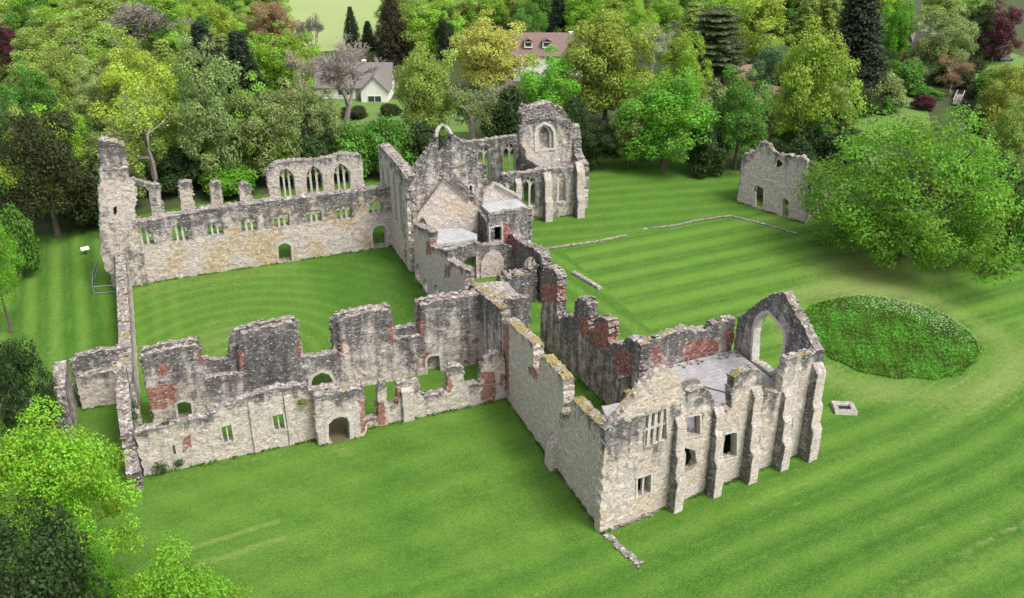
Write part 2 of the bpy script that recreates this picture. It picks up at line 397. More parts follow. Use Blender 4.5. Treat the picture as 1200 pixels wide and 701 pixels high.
def window(key, hi, parent, lights=2, name='window', w=.22, dep=.45, off=0, mull=True, head=True, tr=0, d=.15):
    """dressed stone surround of an opening plus mullions and pointed heads of its lights"""
    A, t, n = frame_of(key); h = [Vector(p) for p in WALLS[key][3][hi]]
    c = sum(h, Vector((0, 0))) / len(h)
    area = sum(h[i].x * h[(i + 1) % len(h)].y - h[(i + 1) % len(h)].x * h[i].y for i in range(len(h)))
    if area < 0: h = h[::-1]
    def P(s, z, de): q = A + t * s + n * de; return (q.x, q.y, z)
    b = MB(); m = len(h); outer = []; inner = []
    for i in range(m):
        e0 = (h[i] - h[i - 1]).normalized(); e1 = (h[(i + 1) % m] - h[i]).normalized()
        nn = (Vector((e0.y, -e0.x)) + Vector((e1.y, -e1.x))); nn = nn.normalized() if nn.length > 1e-3 else Vector((e0.y, -e0.x))
        outer.append(h[i] + nn * w); inner.append(h[i] - nn * .06)
    for i in range(m):
        j = (i + 1) % m
        if h[i].y < .25 and h[j].y < .25: continue
        b.hull8([P(*outer[i], off - .07), P(*outer[j], off - .07), P(*outer[j], off + dep), P(*outer[i], off + dep),
                 P(*inner[i], off - .07), P(*inner[j], off - .07), P(*inner[j], off + dep), P(*inner[i], off + dep)])
    me = b.mesh(name); mean_attr(me, d); me.materials.append(ASHLAR)
    o = put(obj(name, me, None), parent)
    x0 = min(p.x for p in h); x1 = max(p.x for p in h); z0 = min(p.y for p in h); z1 = max(p.y for p in h)
    W = x1 - x0
    if mull and lights > 1:
        def topat(s):
            best = z0
            for i in range(m):
                a, q = h[i], h[(i + 1) % m]
                if min(a.x, q.x) <= s <= max(a.x, q.x) and abs(a.x - q.x) > 1e-4:
                    best = max(best, a.y + (q.y - a.y) * (s - a.x) / (q.x - a.x))
            return best
        mw = min(.17, W * .06)
        for q in range(1, lights):
            s = x0 + W * q / lights; b = MB()
            b.hull8([P(s - mw, z0 - .05, off + .1), P(s + mw, z0 - .05, off + .1), P(s + mw, z0 - .05, off + .34), P(s - mw, z0 - .05, off + .34),
                     P(s - mw, topat(s), off + .1), P(s + mw, topat(s), off + .1), P(s + mw, topat(s), off + .34), P(s - mw, topat(s), off + .34)])
            me = b.mesh('mullion'); mean_attr(me, .1); me.materials.append(ASHLAR); put(obj('mullion', me, None), parent).parent = o
        if head:
            # pointed heads between the mullions
            b = MB(); lw = W / lights
            for q in range(lights):
                xa = x0 + lw * q; xb = xa + lw; xm = (xa + xb) / 2
                zt = min(topat(xa + lw * .3), topat(xb - lw * .3)) ; zs = zt - lw * 1.05
                if zs < z0 + .3: continue
                path = [(xa, zs), (xa + lw * .1, zs + lw * .42), (xm - lw * .16, zs + lw * .75), (xm, zs + lw * .95), (xm + lw * .16, zs + lw * .75), (xb - lw * .1, zs + lw * .42), (xb, zs)]
                for (a0, b0), (a1, b1) in zip(path, path[1:]):
                    e = Vector((a1 - a0, b1 - b0)).normalized(); nx, nz = -e.y * mw * .8, e.x * mw * .8
                    b.hull8([P(a0 - nx, b0 - nz, off + .12), P(a1 - nx, b1 - nz, off + .12), P(a1 - nx, b1 - nz, off + .32), P(a0 - nx, b0 - nz, off + .32),
                             P(a0 + nx, b0 + nz, off + .12), P(a1 + nx, b1 + nz, off + .12), P(a1 + nx, b1 + nz, off + .32), P(a0 + nx, b0 + nz, off + .32)])
            if b.v:
                me = b.mesh('tracery'); mean_attr(me, .1); me.materials.append(ASHLAR); put(obj('tracery', me, None), parent).parent = o
        if tr:
            b = MB(); z = z0 + (z1 - z0) * tr
            b.hull8([P(x0, z - .1, off + .08), P(x1, z - .1, off + .08), P(x1, z - .1, off + .36), P(x0, z - .1, off + .36), P(x0, z + .1, off + .08), P(x1, z + .1, off + .08), P(x1, z + .1, off + .36), P(x0, z + .1, off + .36)])
            me = b.mesh('transom'); mean_attr(me, .0); me.materials.append(ASHLAR); put(obj('transom', me, None), parent).parent = o
    return o
def buttress(key, s, w, stages, parent, z0=-.2, d0=None, name='buttress'):
    """stages: list of (top z, depth); each stage ends in a sloped weathering to the next depth"""
    A, t, n = frame_of(key)
    prof = []; z = z0
    for i, (zt, de) in enumerate(stages):
        nd = stages[i + 1][1] if i + 1 < len(stages) else 0.0
        prof += [(de, z), (de, zt)]; z = zt + (de - nd) * 1.1 + .05
        prof_next = (nd, z)
    prof.append((0.0, z)); 
    poly = prof + [(-.35, z), (-.35, z0)]
    v = []; f = []
    rnd = random.Random(int(s * 31))
    # subdivided profile for slight unevenness
    pp = []
    for i in range(len(poly)):
        a = Vector(poly[i]); b = Vector(poly[(i + 1) % len(poly)]); m = max(1, int((b - a).length / .6))
        pp += [a.lerp(b, q / m) for q in range(m)]
    K = 4
    for k in range(K + 1):
        for p in pp:
            j = .025
            q = A + t * (s - w / 2 + w * k / K + (rnd.uniform(-j, j) if k in (0, K) else 0)) - n * (p.x + rnd.uniform(-j, j))
            v.append((q.x, q.y, p.y + rnd.uniform(-j, j)))
    m = len(pp)
    for k in range(K):
        f += [(k * m + i, k * m + (i + 1) % m, (k + 1) * m + (i + 1) % m, (k + 1) * m + i) for i in range(m)]
    f += [tuple(range(m - 1, -1, -1)), tuple(range(K * m, K * m + m))]
    me = mesh(name, v, f)
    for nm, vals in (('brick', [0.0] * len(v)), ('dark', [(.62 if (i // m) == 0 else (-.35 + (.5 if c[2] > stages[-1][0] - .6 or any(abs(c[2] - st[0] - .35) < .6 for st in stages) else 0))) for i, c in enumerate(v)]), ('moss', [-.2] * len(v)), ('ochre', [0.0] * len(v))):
        a = me.attributes.new(nm, 'FLOAT', 'POINT'); a.data.foreach_set('value', vals)
    me.materials.append(STONE)
    bm = bmesh.new(); bm.from_mesh(me); bmesh.ops.recalc_face_normals(bm, faces=bm.faces); bm.to_mesh(me); bm.free()
    return put(obj(name, me, None), parent)
def roof_slab(parent, pts, z0, z1, m, name='roof'):
    # gently uneven sheet with thickness
    b = MB().prism(pts, z0, z1); me = b.mesh(name)
    bm = bmesh.new(); bm.from_mesh(me)
    bmesh.ops.triangulate(bm, faces=[f for f in bm.faces if abs(f.normal.z) > .9])
    bmesh.ops.subdivide_edges(bm, edges=bm.edges, cuts=3, use_grid_fill=True)
    for v in bm.verts:
        if v.co.z > z1 - .01: v.co.z += rng.uniform(-.05, .05)
    bm.to_mesh(me); bm.free()
    return put(obj(name, me, m), parent)

WALLS = {
'nave_s':((-7.2,124.1),(30.4,124.1),[(0.88,-0.3),(0.88,9.05),(3.27,8.88),(5.38,8.8),(8.1,9.01),(10.86,9.22),(13.09,9.36),(18.72,9.33),(24.52,9.27),(30.49,9.21),(36.66,9.14),(37.79,9.13),(37.79,-0.3)],[[(2.7049750201450444,5.359624496373892),(2.9149750201450444,7.29),(3.3249750201450445,7.53),(3.8549750201450443,8.12),(4.27,7.94),(4.61,7.4),(4.96,7.22),(4.98,5.369624496373892)],[(7.25,5.259382755842063),(7.41,7.34),(7.9,7.69),(8.39,8.05),(8.799756647864625,7.81),(9.179756647864625,7.44),(9.459756647864625,7.15),(9.339756647864625,5.239382755842064)],[(11.82,5.478156095314838),(11.91,7.28),(12.37,7.39),(12.984071371014158,7.5),(13.534071371014159,7.41),(13.954071371014159,7.23),(13.884071371014159,5.488156095314839)],[(16.32,5.2973051686428),(16.4,7.17),(16.99,7.39),(17.65933509842293,7.5),(18.19933509842293,7.23),(18.519335098422932,7.05),(18.41933509842293,5.3673051686428)],[(20.77,5.257294117647058),(20.82,7.08),(21.5,7.37),(22.203946817082997,7.47),(22.773946817082997,7.32),(22.993946817082996,7.16),(22.903946817082996,5.337294117647058)],[(25.28,5.286907332796132),(25.32,7.19),(25.86,7.31),(26.728558535743062,7.27),(27.318558535743065,7.18),(27.488558535743064,7.03),(27.428558535743065,5.376907332796132)],[(29.56,5.036564751928169),(29.59,7.16),(30.22,7.33),(31.011656267986645,7.31),(31.611656267986646,7.22),(31.781656267986648,7.07),(31.731656267986647,5.206564751928169)],[(34.3,5.397998925597636),(34.19,6.457998925597637),(34.53,7.17),(34.91,7.25),(35.526960515713135,7.71),(35.89696051571313,7.53),(36.10696051571313,6.98),(36.496960515713134,7.19),(36.346960515713135,5.397998925597636)],[(20.8,0.02),(20.9,2.57),(21.36,2.95),(21.952731207551512,3.03),(22.412731207551513,2.8),(22.782731207551514,2.35),(22.65273120755151,0.02)],[(34.45,0.02),(34.47,2.69),(34.76,3.31),(35.42,3.61),(36.258334522850234,3.48),(36.66833452285024,2.92),(36.59833452285024,0.02)]],[]),
'nave_n':((0,141),(10,141),[(15.31,-0.3),(15.31,3.72),(15.26,6.32),(15.1,7.51),(15.44,8.16),(16.55,9.12),(19.36,9.28),(21.22,9.07),(22.94,9.05),(24.78,9.08),(25.62,9.05),(26.46,9.38),(27.94,9.36),(28.75,9.08),(29.84,9.0),(30.26,7.8),(30.22,5.64),(30.28,3.4),(30.28,-0.3)],[[(16.96,1.4),(17.06,6.99),(17.53,7.76),(18.16,8.15),(18.77,7.74),(19.34,6.83),(19.3,2.02)],[(20.99,1.4),(21.24,6.59),(21.73,7.51),(22.48,8.02),(23.19,7.46),(23.77,6.4),(23.61,1.7)],[(25.37,1.46),(25.53,6.46),(26.02,7.39),(26.8,7.92),(27.51,7.34),(28.11,6.28),(28.03,1.67)]],[]),
'arch':((0,141),(10,141),[(-8.84,-0.3),(-8.84,4.66),(-7.71,9.52),(-6.17,9.72),(-4.5,9.29),(-3.83,9.35),(-3.23,8.94),(-2.16,8.47),(-1.43,8.11),(-0.49,8.08),(-0.21,7.48),(-0.46,6.17),(-0.41,3.44),(-0.41,-0.3)],[[(-5.6,0.02),(-5.6,7.4),(-4.64,7.9),(-4.22,8.25),(-3.81,8.5),(-3.16,8.4),(-2.69,8.1),(-2.24,7.6),(-2.0,7.0),(-2.05,5.58),(-2.1,3.4),(-2.3,0.02)]],[]),
'stump0':((0,141),(10,141),[(2.06,-0.3),(2.06,3.49),(2.23,5.8),(2.25,7.28),(2.55,7.85),(3.29,7.95),(4.18,7.77),(4.08,6.63),(4.0,5.28),(4.02,3.35),(4.02,-0.3)],[],[]),
'stump1':((0,141),(10,141),[(6.52,-0.3),(6.52,3.27),(6.64,5.47),(6.66,6.7),(6.94,7.2),(7.65,7.36),(8.24,7.1),(8.31,6.2),(8.14,3.6),(8.14,-0.3)],[],[]),
'stump2':((0,141),(10,141),[(10.87,-0.3),(10.87,3.49),(10.88,5.03),(10.9,5.86),(11.19,6.44),(11.85,6.65),(12.45,6.34),(12.62,5.63),(12.54,3.4),(12.54,-0.3)],[],[]),
'turret_low':((-10,123.6),(0,123.6),[(1.72,-0.3),(1.72,2.22),(1.19,2.81),(1.08,5.06),(1.62,8.84),(2.01,10.91),(2.11,12.3),(2.49,14.09),(3.85,14.02),(5.08,14.03),(5.99,13.97),(6.66,13.65),(6.7,12.71),(6.23,11.13),(5.98,10.33),(6.03,9.37),(6.03,-0.3)],[[(3.52,10.33),(3.63,11.38),(3.96,11.8),(4.12,11.54),(3.96,10.63),(3.74,10.3)]],[]),
'turret_mid':((-10,124.4),(0,124.4),[(2.47,13.13),(2.95,16.28),(3.19,16.48),(4.67,16.24),(6.3,16.2),(6.0,15.09),(5.91,13.36)],[],[]),
'turret_top':((-10,125.2),(0,125.2),[(2.94,15.68),(3.1,17.37),(3.5,19.79),(4.19,19.71),(5.14,19.38),(6.01,19.11),(6.36,18.23),(6.14,17.57),(6.33,15.71),(6.17,15.39)],[],[]),
'tr_w':((30.1,128.5),(30.1,100),[(-0.27,-0.3),(-0.27,14.2),(1.5,14.36),(5.6,14.44),(10.0,14.4),(14.2,14.0),(14.2,-0.3)],[[(1.2,5.5),(1.2,10.08),(1.52,11.36),(2.0,12),(2.4800000000000004,11.36),(2.8,10.08),(2.8,5.5)],[(4.0,5.5),(4.0,10.72),(4.38,12.24),(4.95,13),(5.52,12.24),(5.9,10.72),(5.9,5.5)],[(7.2,5.5),(7.2,10.72),(7.58,12.24),(8.15,13),(8.72,12.24),(9.1,10.72),(9.1,5.5)],[(10.4,5.0),(10.4,10.36),(10.74,11.72),(11.25,12.4),(11.76,11.72),(12.1,10.36),(12.1,5.0)]],[]),
'tr_gable':((30.1,115.6),(45,115.6),[(0,-0.3),(0,13.5),(1.16,13.4),(1.81,14.41),(2.57,15.39),(3.82,16.78),(4.69,17.9),(4.85,18.5),(5.05,18.5),(5.09,15.91),(5.71,16.32),(6.21,16.97),(6.5,17.77),(6.9,17.37),(6.95,18.6),(7.2,18.6),(7.46,18.2),(8.64,17.34),(9.23,16.62),(10.2,15.67),(10.67,14.76),(10.89,13.02),(11.38,11.97),(11.38,-0.3)],[[(0.7,9.65),(0.71,10.99),(0.96,11.14),(1.19,10.93),(1.1800000000000002,9.7)],[(9.33,9.62),(9.29,11.0),(9.61,11.15),(9.85,10.93),(9.83,9.55)],[(1.55,6.58),(2.33,7.47),(2.79,6.9),(3.12,5.96),(3.08,4.95),(2.37,5.69)]],[]),
'pres_s':((44,126.4),(62.5,125.4),[(4.31,-0.3),(4.31,7.92),(5.13,8.1),(7.34,8.0),(8.44,7.94),(10.11,8.1),(11.51,8.05),(12.92,8.08),(14.34,8.06),(16.33,8.08),(16.77,7.8),(16.77,-0.3)],[[(7.92,2.3214150336097075),(7.76,5.74),(7.96,6.83),(8.59,7.24),(9.57516954507553,6.88),(10.005169545075532,5.93),(10.115169545075531,2.2314150336097076)],[(12.47,2.3425437537137244),(12.33,6.06),(12.59,6.93),(13.36,7.33),(14.394480717540471,7.05),(14.84448071754047,6.23),(15.00448071754047,2.5025437537137245)],[(4.3,4.5818438583736345),(4.17,6.29),(4.58,7.0),(5.533624988995612,7.06),(6.083624988995613,6.52),(6.363624988995612,5.52),(6.4336249889956125,2.6818438583736355),(5.943624988995612,3.1618438583736355)]],[]),
'pres_n':((0,141),(10,141),[(46.07,-0.3),(46.07,9.13),(46.81,9.25),(48.59,8.92),(50.69,8.9),(52.58,8.98),(54.63,8.97),(56.94,9.0),(58.33,8.92),(58.33,-0.3)],[[(49.66,1.58),(49.67,6.82),(50.06,7.58),(50.75,8.01),(51.42,7.57),(51.87,6.7),(51.96,1.58)],[(54.29,1.43),(54.24,6.57),(54.63,7.56),(55.4,7.99),(56.17,7.46),(56.56,6.6),(56.65,1.4)]],[]),
'pres_t':((50,131),(60,131),[(7.6,-0.3),(7.6,5.0),(6.9,6.6),(5.6,7.6),(4.5,8.2),(4.07,9.99),(3.12,11.21),(3.18,13.73),(3.54,14.04),(3.55,14.2),(3.75,14.9),(5.2,14.8),(6.7,14.3),(8.3,14.0),(9.7,14.2),(11.2,13.9),(12.0,13.3),(12.5,12.52),(12.65,10.4),(12.85,8.68),(13.39,6.31),(13.91,4.79),(13.91,-0.3)],[[(6.1,9.6),(6.0,12.2),(6.3,13.2),(7.3,13.75),(8.4,13.2),(9.0,12.2),(9.1,9.6)]],[]),
'er_a':((30.3,114.5),(30.3,90),[(2.02,-0.3),(2.02,7.34),(2.8,8.13),(5.44,8.77),(8.2,9.48),(10.46,9.89),(9.69,8.18),(9.83,7.89),(12.06,8.44),(14.95,9.45),(17.36,10.27),(16.93,9.2),(17.73,9.03),(20.18,9.68),(22.38,10.3),(24.04,10.59),(23.47,8.73),(23.47,-0.3)],[[(5.88,0.02),(5.83,1.06),(6.76,2.1),(7.74,2.16),(8.16,0.02)],[(10.44,0.02),(10.59,2.46),(11.81,3.49),(12.89,3.5),(13.1,0.02)],[(2.21,0.02),(2.32,1.81),(3.51,2.83),(4.5,2.75),(4.33,0.02)]],[[(7.85,5.64),(8.14,7.68),(10.67,8.69),(10.41,6.71)],[(15.6,6.01),(15.78,7.69),(18.19,8.72),(18.03,7.08)]]),
'er_b':((30.8,92),(30.8,78),[(0.82,-0.3),(0.82,7.92),(1.31,8.68),(3.91,9.01),(6.68,9.35),(9.33,9.87),(10.85,10.15),(11.1,9.61),(11.1,-0.3)],[],[[(10.5,3.9),(10.53,6.03),(12.31,6.96),(12.29,4.87)]]),
'er_c':((30.8,80.5),(30.8,66),[(-0.1,-0.3),(-0.1,9.05),(1.08,9.68),(2.99,9.89),(5.07,10.07),(7.28,10.44),(8.35,10.53),(8.41,8.26),(9.7,7.83),(9.88,8.79),(9.84,9.91),(10.65,10.44),(12.45,10.59),(14.38,10.66),(15.5,10.67),(15.36,9.96),(15.49,7.83),(15.32,7.53),(15.32,-0.3)],[],[[(0.0,2.31),(0.08,8.63),(2.04,9.61),(2.01,0.24)],[(7.37,6.5),(7.34,7.67),(9.88,8.88),(9.52,7.14)]]),
'nb_w':((30.8,66.4),(30.8,56.4),[(0.5,-0.3),(0.5,6.72),(2.89,7.64),(2.97,9.16),(3.29,9.71),(4.87,9.87),(6.57,10.03),(8.2,10.19),(9.62,10.39),(9.62,-0.3)],[],[]),
'sr_rear':((-6.2,87.5),(30.5,87.5),[(1.4,-0.3),(1.4,8.51),(4.28,8.73),(6.73,8.71),(6.96,8.01),(7.0,6.61),(6.96,4.58),(8.66,4.61),(10.37,4.53),(10.58,5.52),(10.7,7.12),(10.85,8.29),(11.2,8.97),(13.54,9.29),(15.28,9.34),(16.42,9.32),(16.79,8.69),(16.82,7.26),(16.87,5.08),(18.38,4.86),(20.03,4.82),(21.04,4.82),(21.11,6.17),(21.26,8.52),(22.38,8.86),(25.17,8.99),(26.66,8.96),(26.92,8.55),(26.93,7.08),(26.91,5.13),(28.36,5.1),(29.96,5.04),(30.19,6.76),(30.18,8.76),(31.35,8.85),(32.81,8.89),(35.29,8.85),(37.09,8.84),(37.09,-0.3)],[[(3.755846857142857,0.22229485714285713),(3.845846857142857,2.32),(4.045846857142857,2.53),(4.73,2.52),(5.26,2.19),(5.2,0.1822948571428571)],[(17.39,0.02),(17.6,1.95),(17.89,2.53),(18.84,2.9),(19.63,2.4),(20.01,1.4),(19.86,0.02)],[(30.5,-0.08101851428571438),(30.56,1.91),(30.98,2.26),(32.07550034285715,2.12),(32.16550034285714,-0.07101851428571437)]],[[(2.7,6.45),(3.12,7.55),(3.91,7.38),(3.57,5.25)],[(-0.07,2.03),(0.61,5.03),(4.07,4.74),(3.79,2.44)],[(6.66,7.08),(6.84,8.34),(7.8,8.13),(7.5,5.99)],[(9.88,4.75),(10.04,7.26),(11.12,7.03),(10.82,4.64)],[(16.45,5.38),(16.58,6.7),(17.46,6.51),(17.31,4.99)],[(20.4,4.85),(20.54,6.5),(21.44,6.31),(21.31,4.65)],[(26.53,5.26),(26.68,7.66),(27.53,7.49),(27.38,4.87)],[(29.51,4.86),(29.64,7.6),(30.6,7.21),(30.49,4.66)],[(29.89,0.16),(29.66,1.66),(30.8,2.85),(31.18,2.33)],[(34.87,0.18),(34.89,1.08),(35.61,0.93),(35.59,0.02)],[(35.96,2.65),(35.97,3.31),(36.89,3.12),(36.88,2.46)]]),
'sr_back':((-6.2,88.2),(30.5,88.2),[(1.55,-0.3),(1.55,8.79),(4.37,9.03),(6.9,8.9),(7.11,8.11),(7.14,6.54),(8.52,6.14),(9.71,6.09),(10.11,8.48),(10.62,9.13),(12.8,9.49),(15.41,9.52),(16.81,9.4),(16.99,8.6),(17.02,6.24),(17.2,4.42),(18.66,4.42),(20.35,4.7),(20.41,6.47),(20.49,8.42),(21.17,8.91),(23.48,9.07),(26.76,9.07),(27.2,8.36),(27.17,6.37),(27.34,6.01),(28.6,5.92),(29.77,5.96),(29.91,7.74),(29.81,8.86),(31.87,9.11),(34.53,8.93),(37.04,8.84),(37.04,-0.3)],[[(3.755846857142857,0.22229485714285713),(3.845846857142857,2.32),(4.045846857142857,2.53),(4.73,2.52),(5.26,2.19),(5.2,0.1822948571428571)],[(17.48,0.02),(17.69,1.52),(17.98,2.11),(18.94,2.49),(19.74,1.98),(20.12,0.97),(19.96,0.02)]],[]),
'sr_front':((-6.2,79.4),(31,79.4),[(0.03,-0.3),(0.03,4.97),(1.33,5.12),(2.84,5.12),(4.14,5.13),(4.28,5.04),(4.28,4.07),(4.6,4.09),(4.84,5.19),(6.3,5.12),(7.3,5.55),(8.0,6.1),(9.94,6.41),(11.25,6.63),(12.88,6.78),(13.77,6.72),(16.01,6.49),(16.16,5.87),(17.74,5.7),(19.85,5.51),(21.47,5.23),(21.67,4.38),(21.52,1.12),(22.85,1.0),(23.09,4.56),(23.38,5.0),(23.8,5.1),(23.86,4.17),(23.79,2.23),(24.95,2.06),(25.05,4.61),(25.41,4.68),(26.56,4.37),(27.38,4.28),(27.39,2.52),(28.86,2.43),(30.4,2.54),(30.49,5.02),(30.82,5.36),(31.56,5.25),(32.21,4.95),(32.34,2.62),(34.01,2.61),(34.13,4.0),(34.58,5.36),(35.25,5.84),(36.5,5.67),(36.88,5.07),(36.88,-0.3)],[[(2.92195717884131,1.684405541561713),(2.92195717884131,2.9),(3.27,2.97),(3.26,1.704405541561713)],[(7.58,1.9094382871536524),(7.58,3.82),(8.597025188916877,3.91),(8.587025188916877,1.8494382871536523)],[(12.48,2.060345088161209),(12.43,3.89),(13.521390428211587,3.94),(13.571390428211586,2.0003450881612093)],[(17.61,0.02),(17.79,1.54),(18.36,2.12),(19.12465851025549,2.2),(19.71465851025549,1.91),(19.93465851025549,1.17),(19.834658510255487,0.02)]],[[(3.84,1.63),(4.05,3.55),(4.7,3.77),(4.7,2.19)],[(21.11,-0.88),(21.46,3.92),(22.0,4.1),(21.64,-1.02)],[(22.78,-0.04),(22.73,3.11),(23.6,2.9),(23.59,-0.24)],[(24.89,1.86),(25.02,4.11),(25.37,4.03),(25.25,1.78)],[(30.35,2.34),(30.42,4.42),(30.88,4.31),(30.82,2.24)],[(34.12,0.17),(34.18,3.89),(35.71,3.54),(35.68,-0.21)],[(36.08,1.54),(36.1,3.35),(36.78,3.2),(36.77,1.7)]]),
'gate':((9.5,78.2),(17,78.2),[(0.73,-0.3),(0.73,5.44),(0.96,5.73),(2.21,5.68),(3.48,5.72),(4.49,5.68),(5.47,5.57),(5.55,4.39),(5.55,-0.3)],[[(1.69,0.02),(1.87,2.36),(2.48,2.92),(3.2372488125685055,3.0),(3.827248812568506,2.72),(4.0472488125685055,1.99),(3.9272488125685054,0.02)]],[[(4.82,-0.25),(5.16,4.28),(5.75,4.14),(5.42,-0.41)]]),
'nb_s':((30.8,56.3),(55.2,59.6),[(-0.28,-0.3),(-0.28,10.79),(0.12,11.1),(1.1,11.87),(2.23,12.93),(3.45,14.05),(4.51,14.96),(5.19,15.21),(6.29,14.76),(7.24,13.39),(7.75,12.04),(8.15,10.88),(8.34,11.69),(8.78,11.94),(9.53,11.92),(10.38,11.48),(11.01,10.67),(11.41,9.75),(11.55,8.62),(12.54,8.62),(13.63,8.58),(13.34,10.3),(13.49,11.76),(13.93,12.12),(14.92,12.09),(15.95,11.91),(16.78,11.13),(17.21,10.37),(17.45,9.2),(18.4,8.82),(19.52,8.42),(19.56,10.03),(19.75,11.88),(21.58,11.72),(23.54,11.62),(23.54,-0.3)],[[(3.96,7.5466064722883015),(3.78,11.0),(4.57,11.08),(5.993038963287672,11.06),(6.373038963287671,7.706606472288302)],[(3.54,2.476535725996176),(3.42,4.58),(4.943266212548475,4.5),(5.073266212548475,2.4265357259961764)],[(8.06,7.099074749750105),(7.89,9.29),(8.5,9.35),(9.895002357117097,9.1),(10.175002357117098,6.859074749750105)],[(8.42,3.141770687586237),(8.13,5.68),(8.28,5.99),(8.67,5.94),(9.756457693157913,5.22),(10.176457693157912,3.7517706875862373),(9.796457693157912,3.2317706875862373)],[(12.47,3.0807177312776366),(12.09,5.91),(14.085310429692179,5.82),(14.615310429692178,5.6),(14.965310429692178,2.820717731277637)],[(16.61,3.301997936847041),(16.53,4.47),(17.661837936578458,4.53),(17.741837936578456,3.35199793684704)],[(20.87,3.737822101428986),(20.74,4.98),(21.716163901125302,4.97),(21.8361639011253,3.747822101428986)]],[[(5.59,8.2),(5.29,11.1),(5.69,11.15),(6.02,8.05)],[(8.41,7.5),(8.2,9.54),(9.47,9.12),(9.68,7.25)],[(9.1,7.2),(9.1,9.5),(10.4,9.5),(10.4,7.2)]]),
'nb_e':((54,72),(54,59.6),[(0.2,-0.3),(0.15,5.0),(0.17,7.1),(0.12,9.02),(1.05,9.88),(2.16,11.21),(3.5,12.63),(5.05,14.11),(5.92,14.61),(6.74,15.04),(7.37,14.82),(8.11,14.44),(9.0,13.81),(10.45,13.11),(11.29,12.35),(12.18,11.77),(12.58,11.66),(12.58,-0.3)],[[(3.4400000000000004,5.62),(3.24,7.34),(3.0999999999999996,9.31),(3.4300000000000006,10.56),(4.13,11.389999999999999),(4.98,12.06),(7.1,11.57),(7.739999999999999,11.129999999999999),(7.9799999999999995,10.01),(7.8999999999999995,7.579999999999999),(7.409999999999999,6.92),(6.619999999999999,5.97),(4.430000000000001,5.859999999999999)]],[]),
'nb_n':((40.7,70.5),(54.2,71.5),[(0.09,-0.3),(0.09,9.21),(0.46,9.6),(1.7,9.2),(2.5,9.3),(4.04,9.27),(5.59,9.39),(6.42,9.44),(7.75,8.82),(9.49,8.6),(9.96,9.19),(11.48,9.24),(12.79,9.34),(12.79,-0.3)],[],[[(2.87,6.02),(2.66,8.67),(3.69,8.61),(3.94,5.74)],[(6.52,5.27),(6.25,7.98),(10.8,7.68),(11.04,5.77)],[(12.16,5.7),(11.86,8.04),(12.97,7.98),(13.29,5.62)],[(0.23,5.7),(0.06,8.24),(1.68,8.12),(1.9,5.26)]]),
'er_e':((38.6,94.5),(40.7,69.5),[(5.25,-0.3),(5.25,8.18),(5.41,9.56),(6.31,10.48),(8.31,10.88),(8.92,10.61),(9.03,8.21),(9.35,5.43),(9.81,4.22),(9.95,5.49),(10.7,6.23),(12.03,6.75),(12.69,6.8),(12.92,7.75),(12.93,9.12),(13.71,9.89),(15.3,10.4),(15.81,9.51),(15.88,7.38),(16.78,7.2),(17.1,7.66),(17.02,8.65),(17.66,9.36),(18.98,9.94),(19.89,10.02),(20.09,7.72),(20.69,7.52),(21.45,8.21),(22.39,8.48),(22.8,9.18),(23.98,9.92),(25.31,10.26),(25.78,10.11),(25.78,-0.3)],[],[[(5.44,5.38),(5.35,8.23),(8.96,9.78),(9.09,6.94)],[(14.18,5.49),(14.03,7.75),(15.96,8.66),(16.12,6.46)],[(16.93,5.19),(16.7,8.29),(19.98,9.87),(20.24,6.98)],[(21.48,4.36),(21.23,7.09),(22.31,7.65),(22.58,4.96)],[(22.58,4.96),(22.33,7.46),(24.43,8.55),(24.69,6.11)]]),
'gr':((88.05,120.28),(92.56,108.69),[(-0.39,-0.3),(-0.39,1.68),(-0.38,4.77),(-0.53,7.77),(0.34,8.55),(1.55,9.12),(2.02,10.35),(2.87,11.03),(3.81,11.04),(4.37,10.34),(5.22,9.84),(6.15,9.78),(8.24,10.01),(9.68,10.28),(10.77,9.93),(11.27,6.36),(12.02,3.08),(12.02,-0.3)],[[(2.682388620108834,0.02),(2.2123886201088343,2.52),(2.3823886201088342,3.65),(2.992388620108834,3.89),(4.08,3.61),(4.42,1.23),(4.21,0.02)],[(7.974449615195275,0.02),(7.624449615195275,2.54),(7.914449615195275,3.2),(8.89,2.77),(9.22,0.02)],[(5.27,7.34),(5.29,8.33),(6.12,8.95),(6.79,8.56),(6.77,7.71)]],[]),
'an_back':((-12.2,95.1),(-7,95.1),[(0.19,-0.3),(0.19,5.32),(0.91,5.63),(1.77,5.8),(3.04,5.95),(4.29,5.89),(5.38,5.87),(5.73,5.9),(5.73,-0.3)],[],[]),
'an_mid':((-12.2,93.9),(-7,93.9),[(0.38,-0.3),(0.38,3.67),(0.95,4.06),(2.28,4.07),(3.52,4.0),(5.03,3.98),(5.03,-0.3)],[],[]),
'ch_p':((31.2,108.8),(45,108.8),[(2.26,-0.3),(2.26,4.73),(2.62,5.04),(3.94,5.07),(5.51,5.32),(6.49,5.54),(7.69,4.84),(9.41,4.69),(10.9,4.46),(11.9,3.92),(12.91,2.99),(13.0,2.5),(13.0,-0.3)],[[(4.81,0.02),(4.85,2.92),(5.47,3.51),(6.693595588235294,3.47),(6.713595588235294,0.02)]],[]),
'lib_s':((40.5,110.9),(47,110.9),[(0.05,-0.3),(0.05,7.4),(0.5,8.2),(2.18,8.46),(4.19,8.42),(5.84,8.43),(5.84,-0.3)],[[(0.15,4.159369522091975),(0.23,6.24),(0.92,6.45),(1.938951487826871,6.4),(1.928951487826871,4.179369522091974)]],[[(2.15,1.84),(2.18,6.7),(2.93,6.34),(4.2,4.74),(4.97,3.46),(4.99,1.37)]]),
'lib_w':((40.6,116),(40.6,110.9),[(-4.12,-0.3),(-4.12,6.06),(-2.02,6.94),(0.52,7.35),(2.61,7.09),(3.96,6.58),(5.0,7.6),(5.0,-0.3)],[],[]),
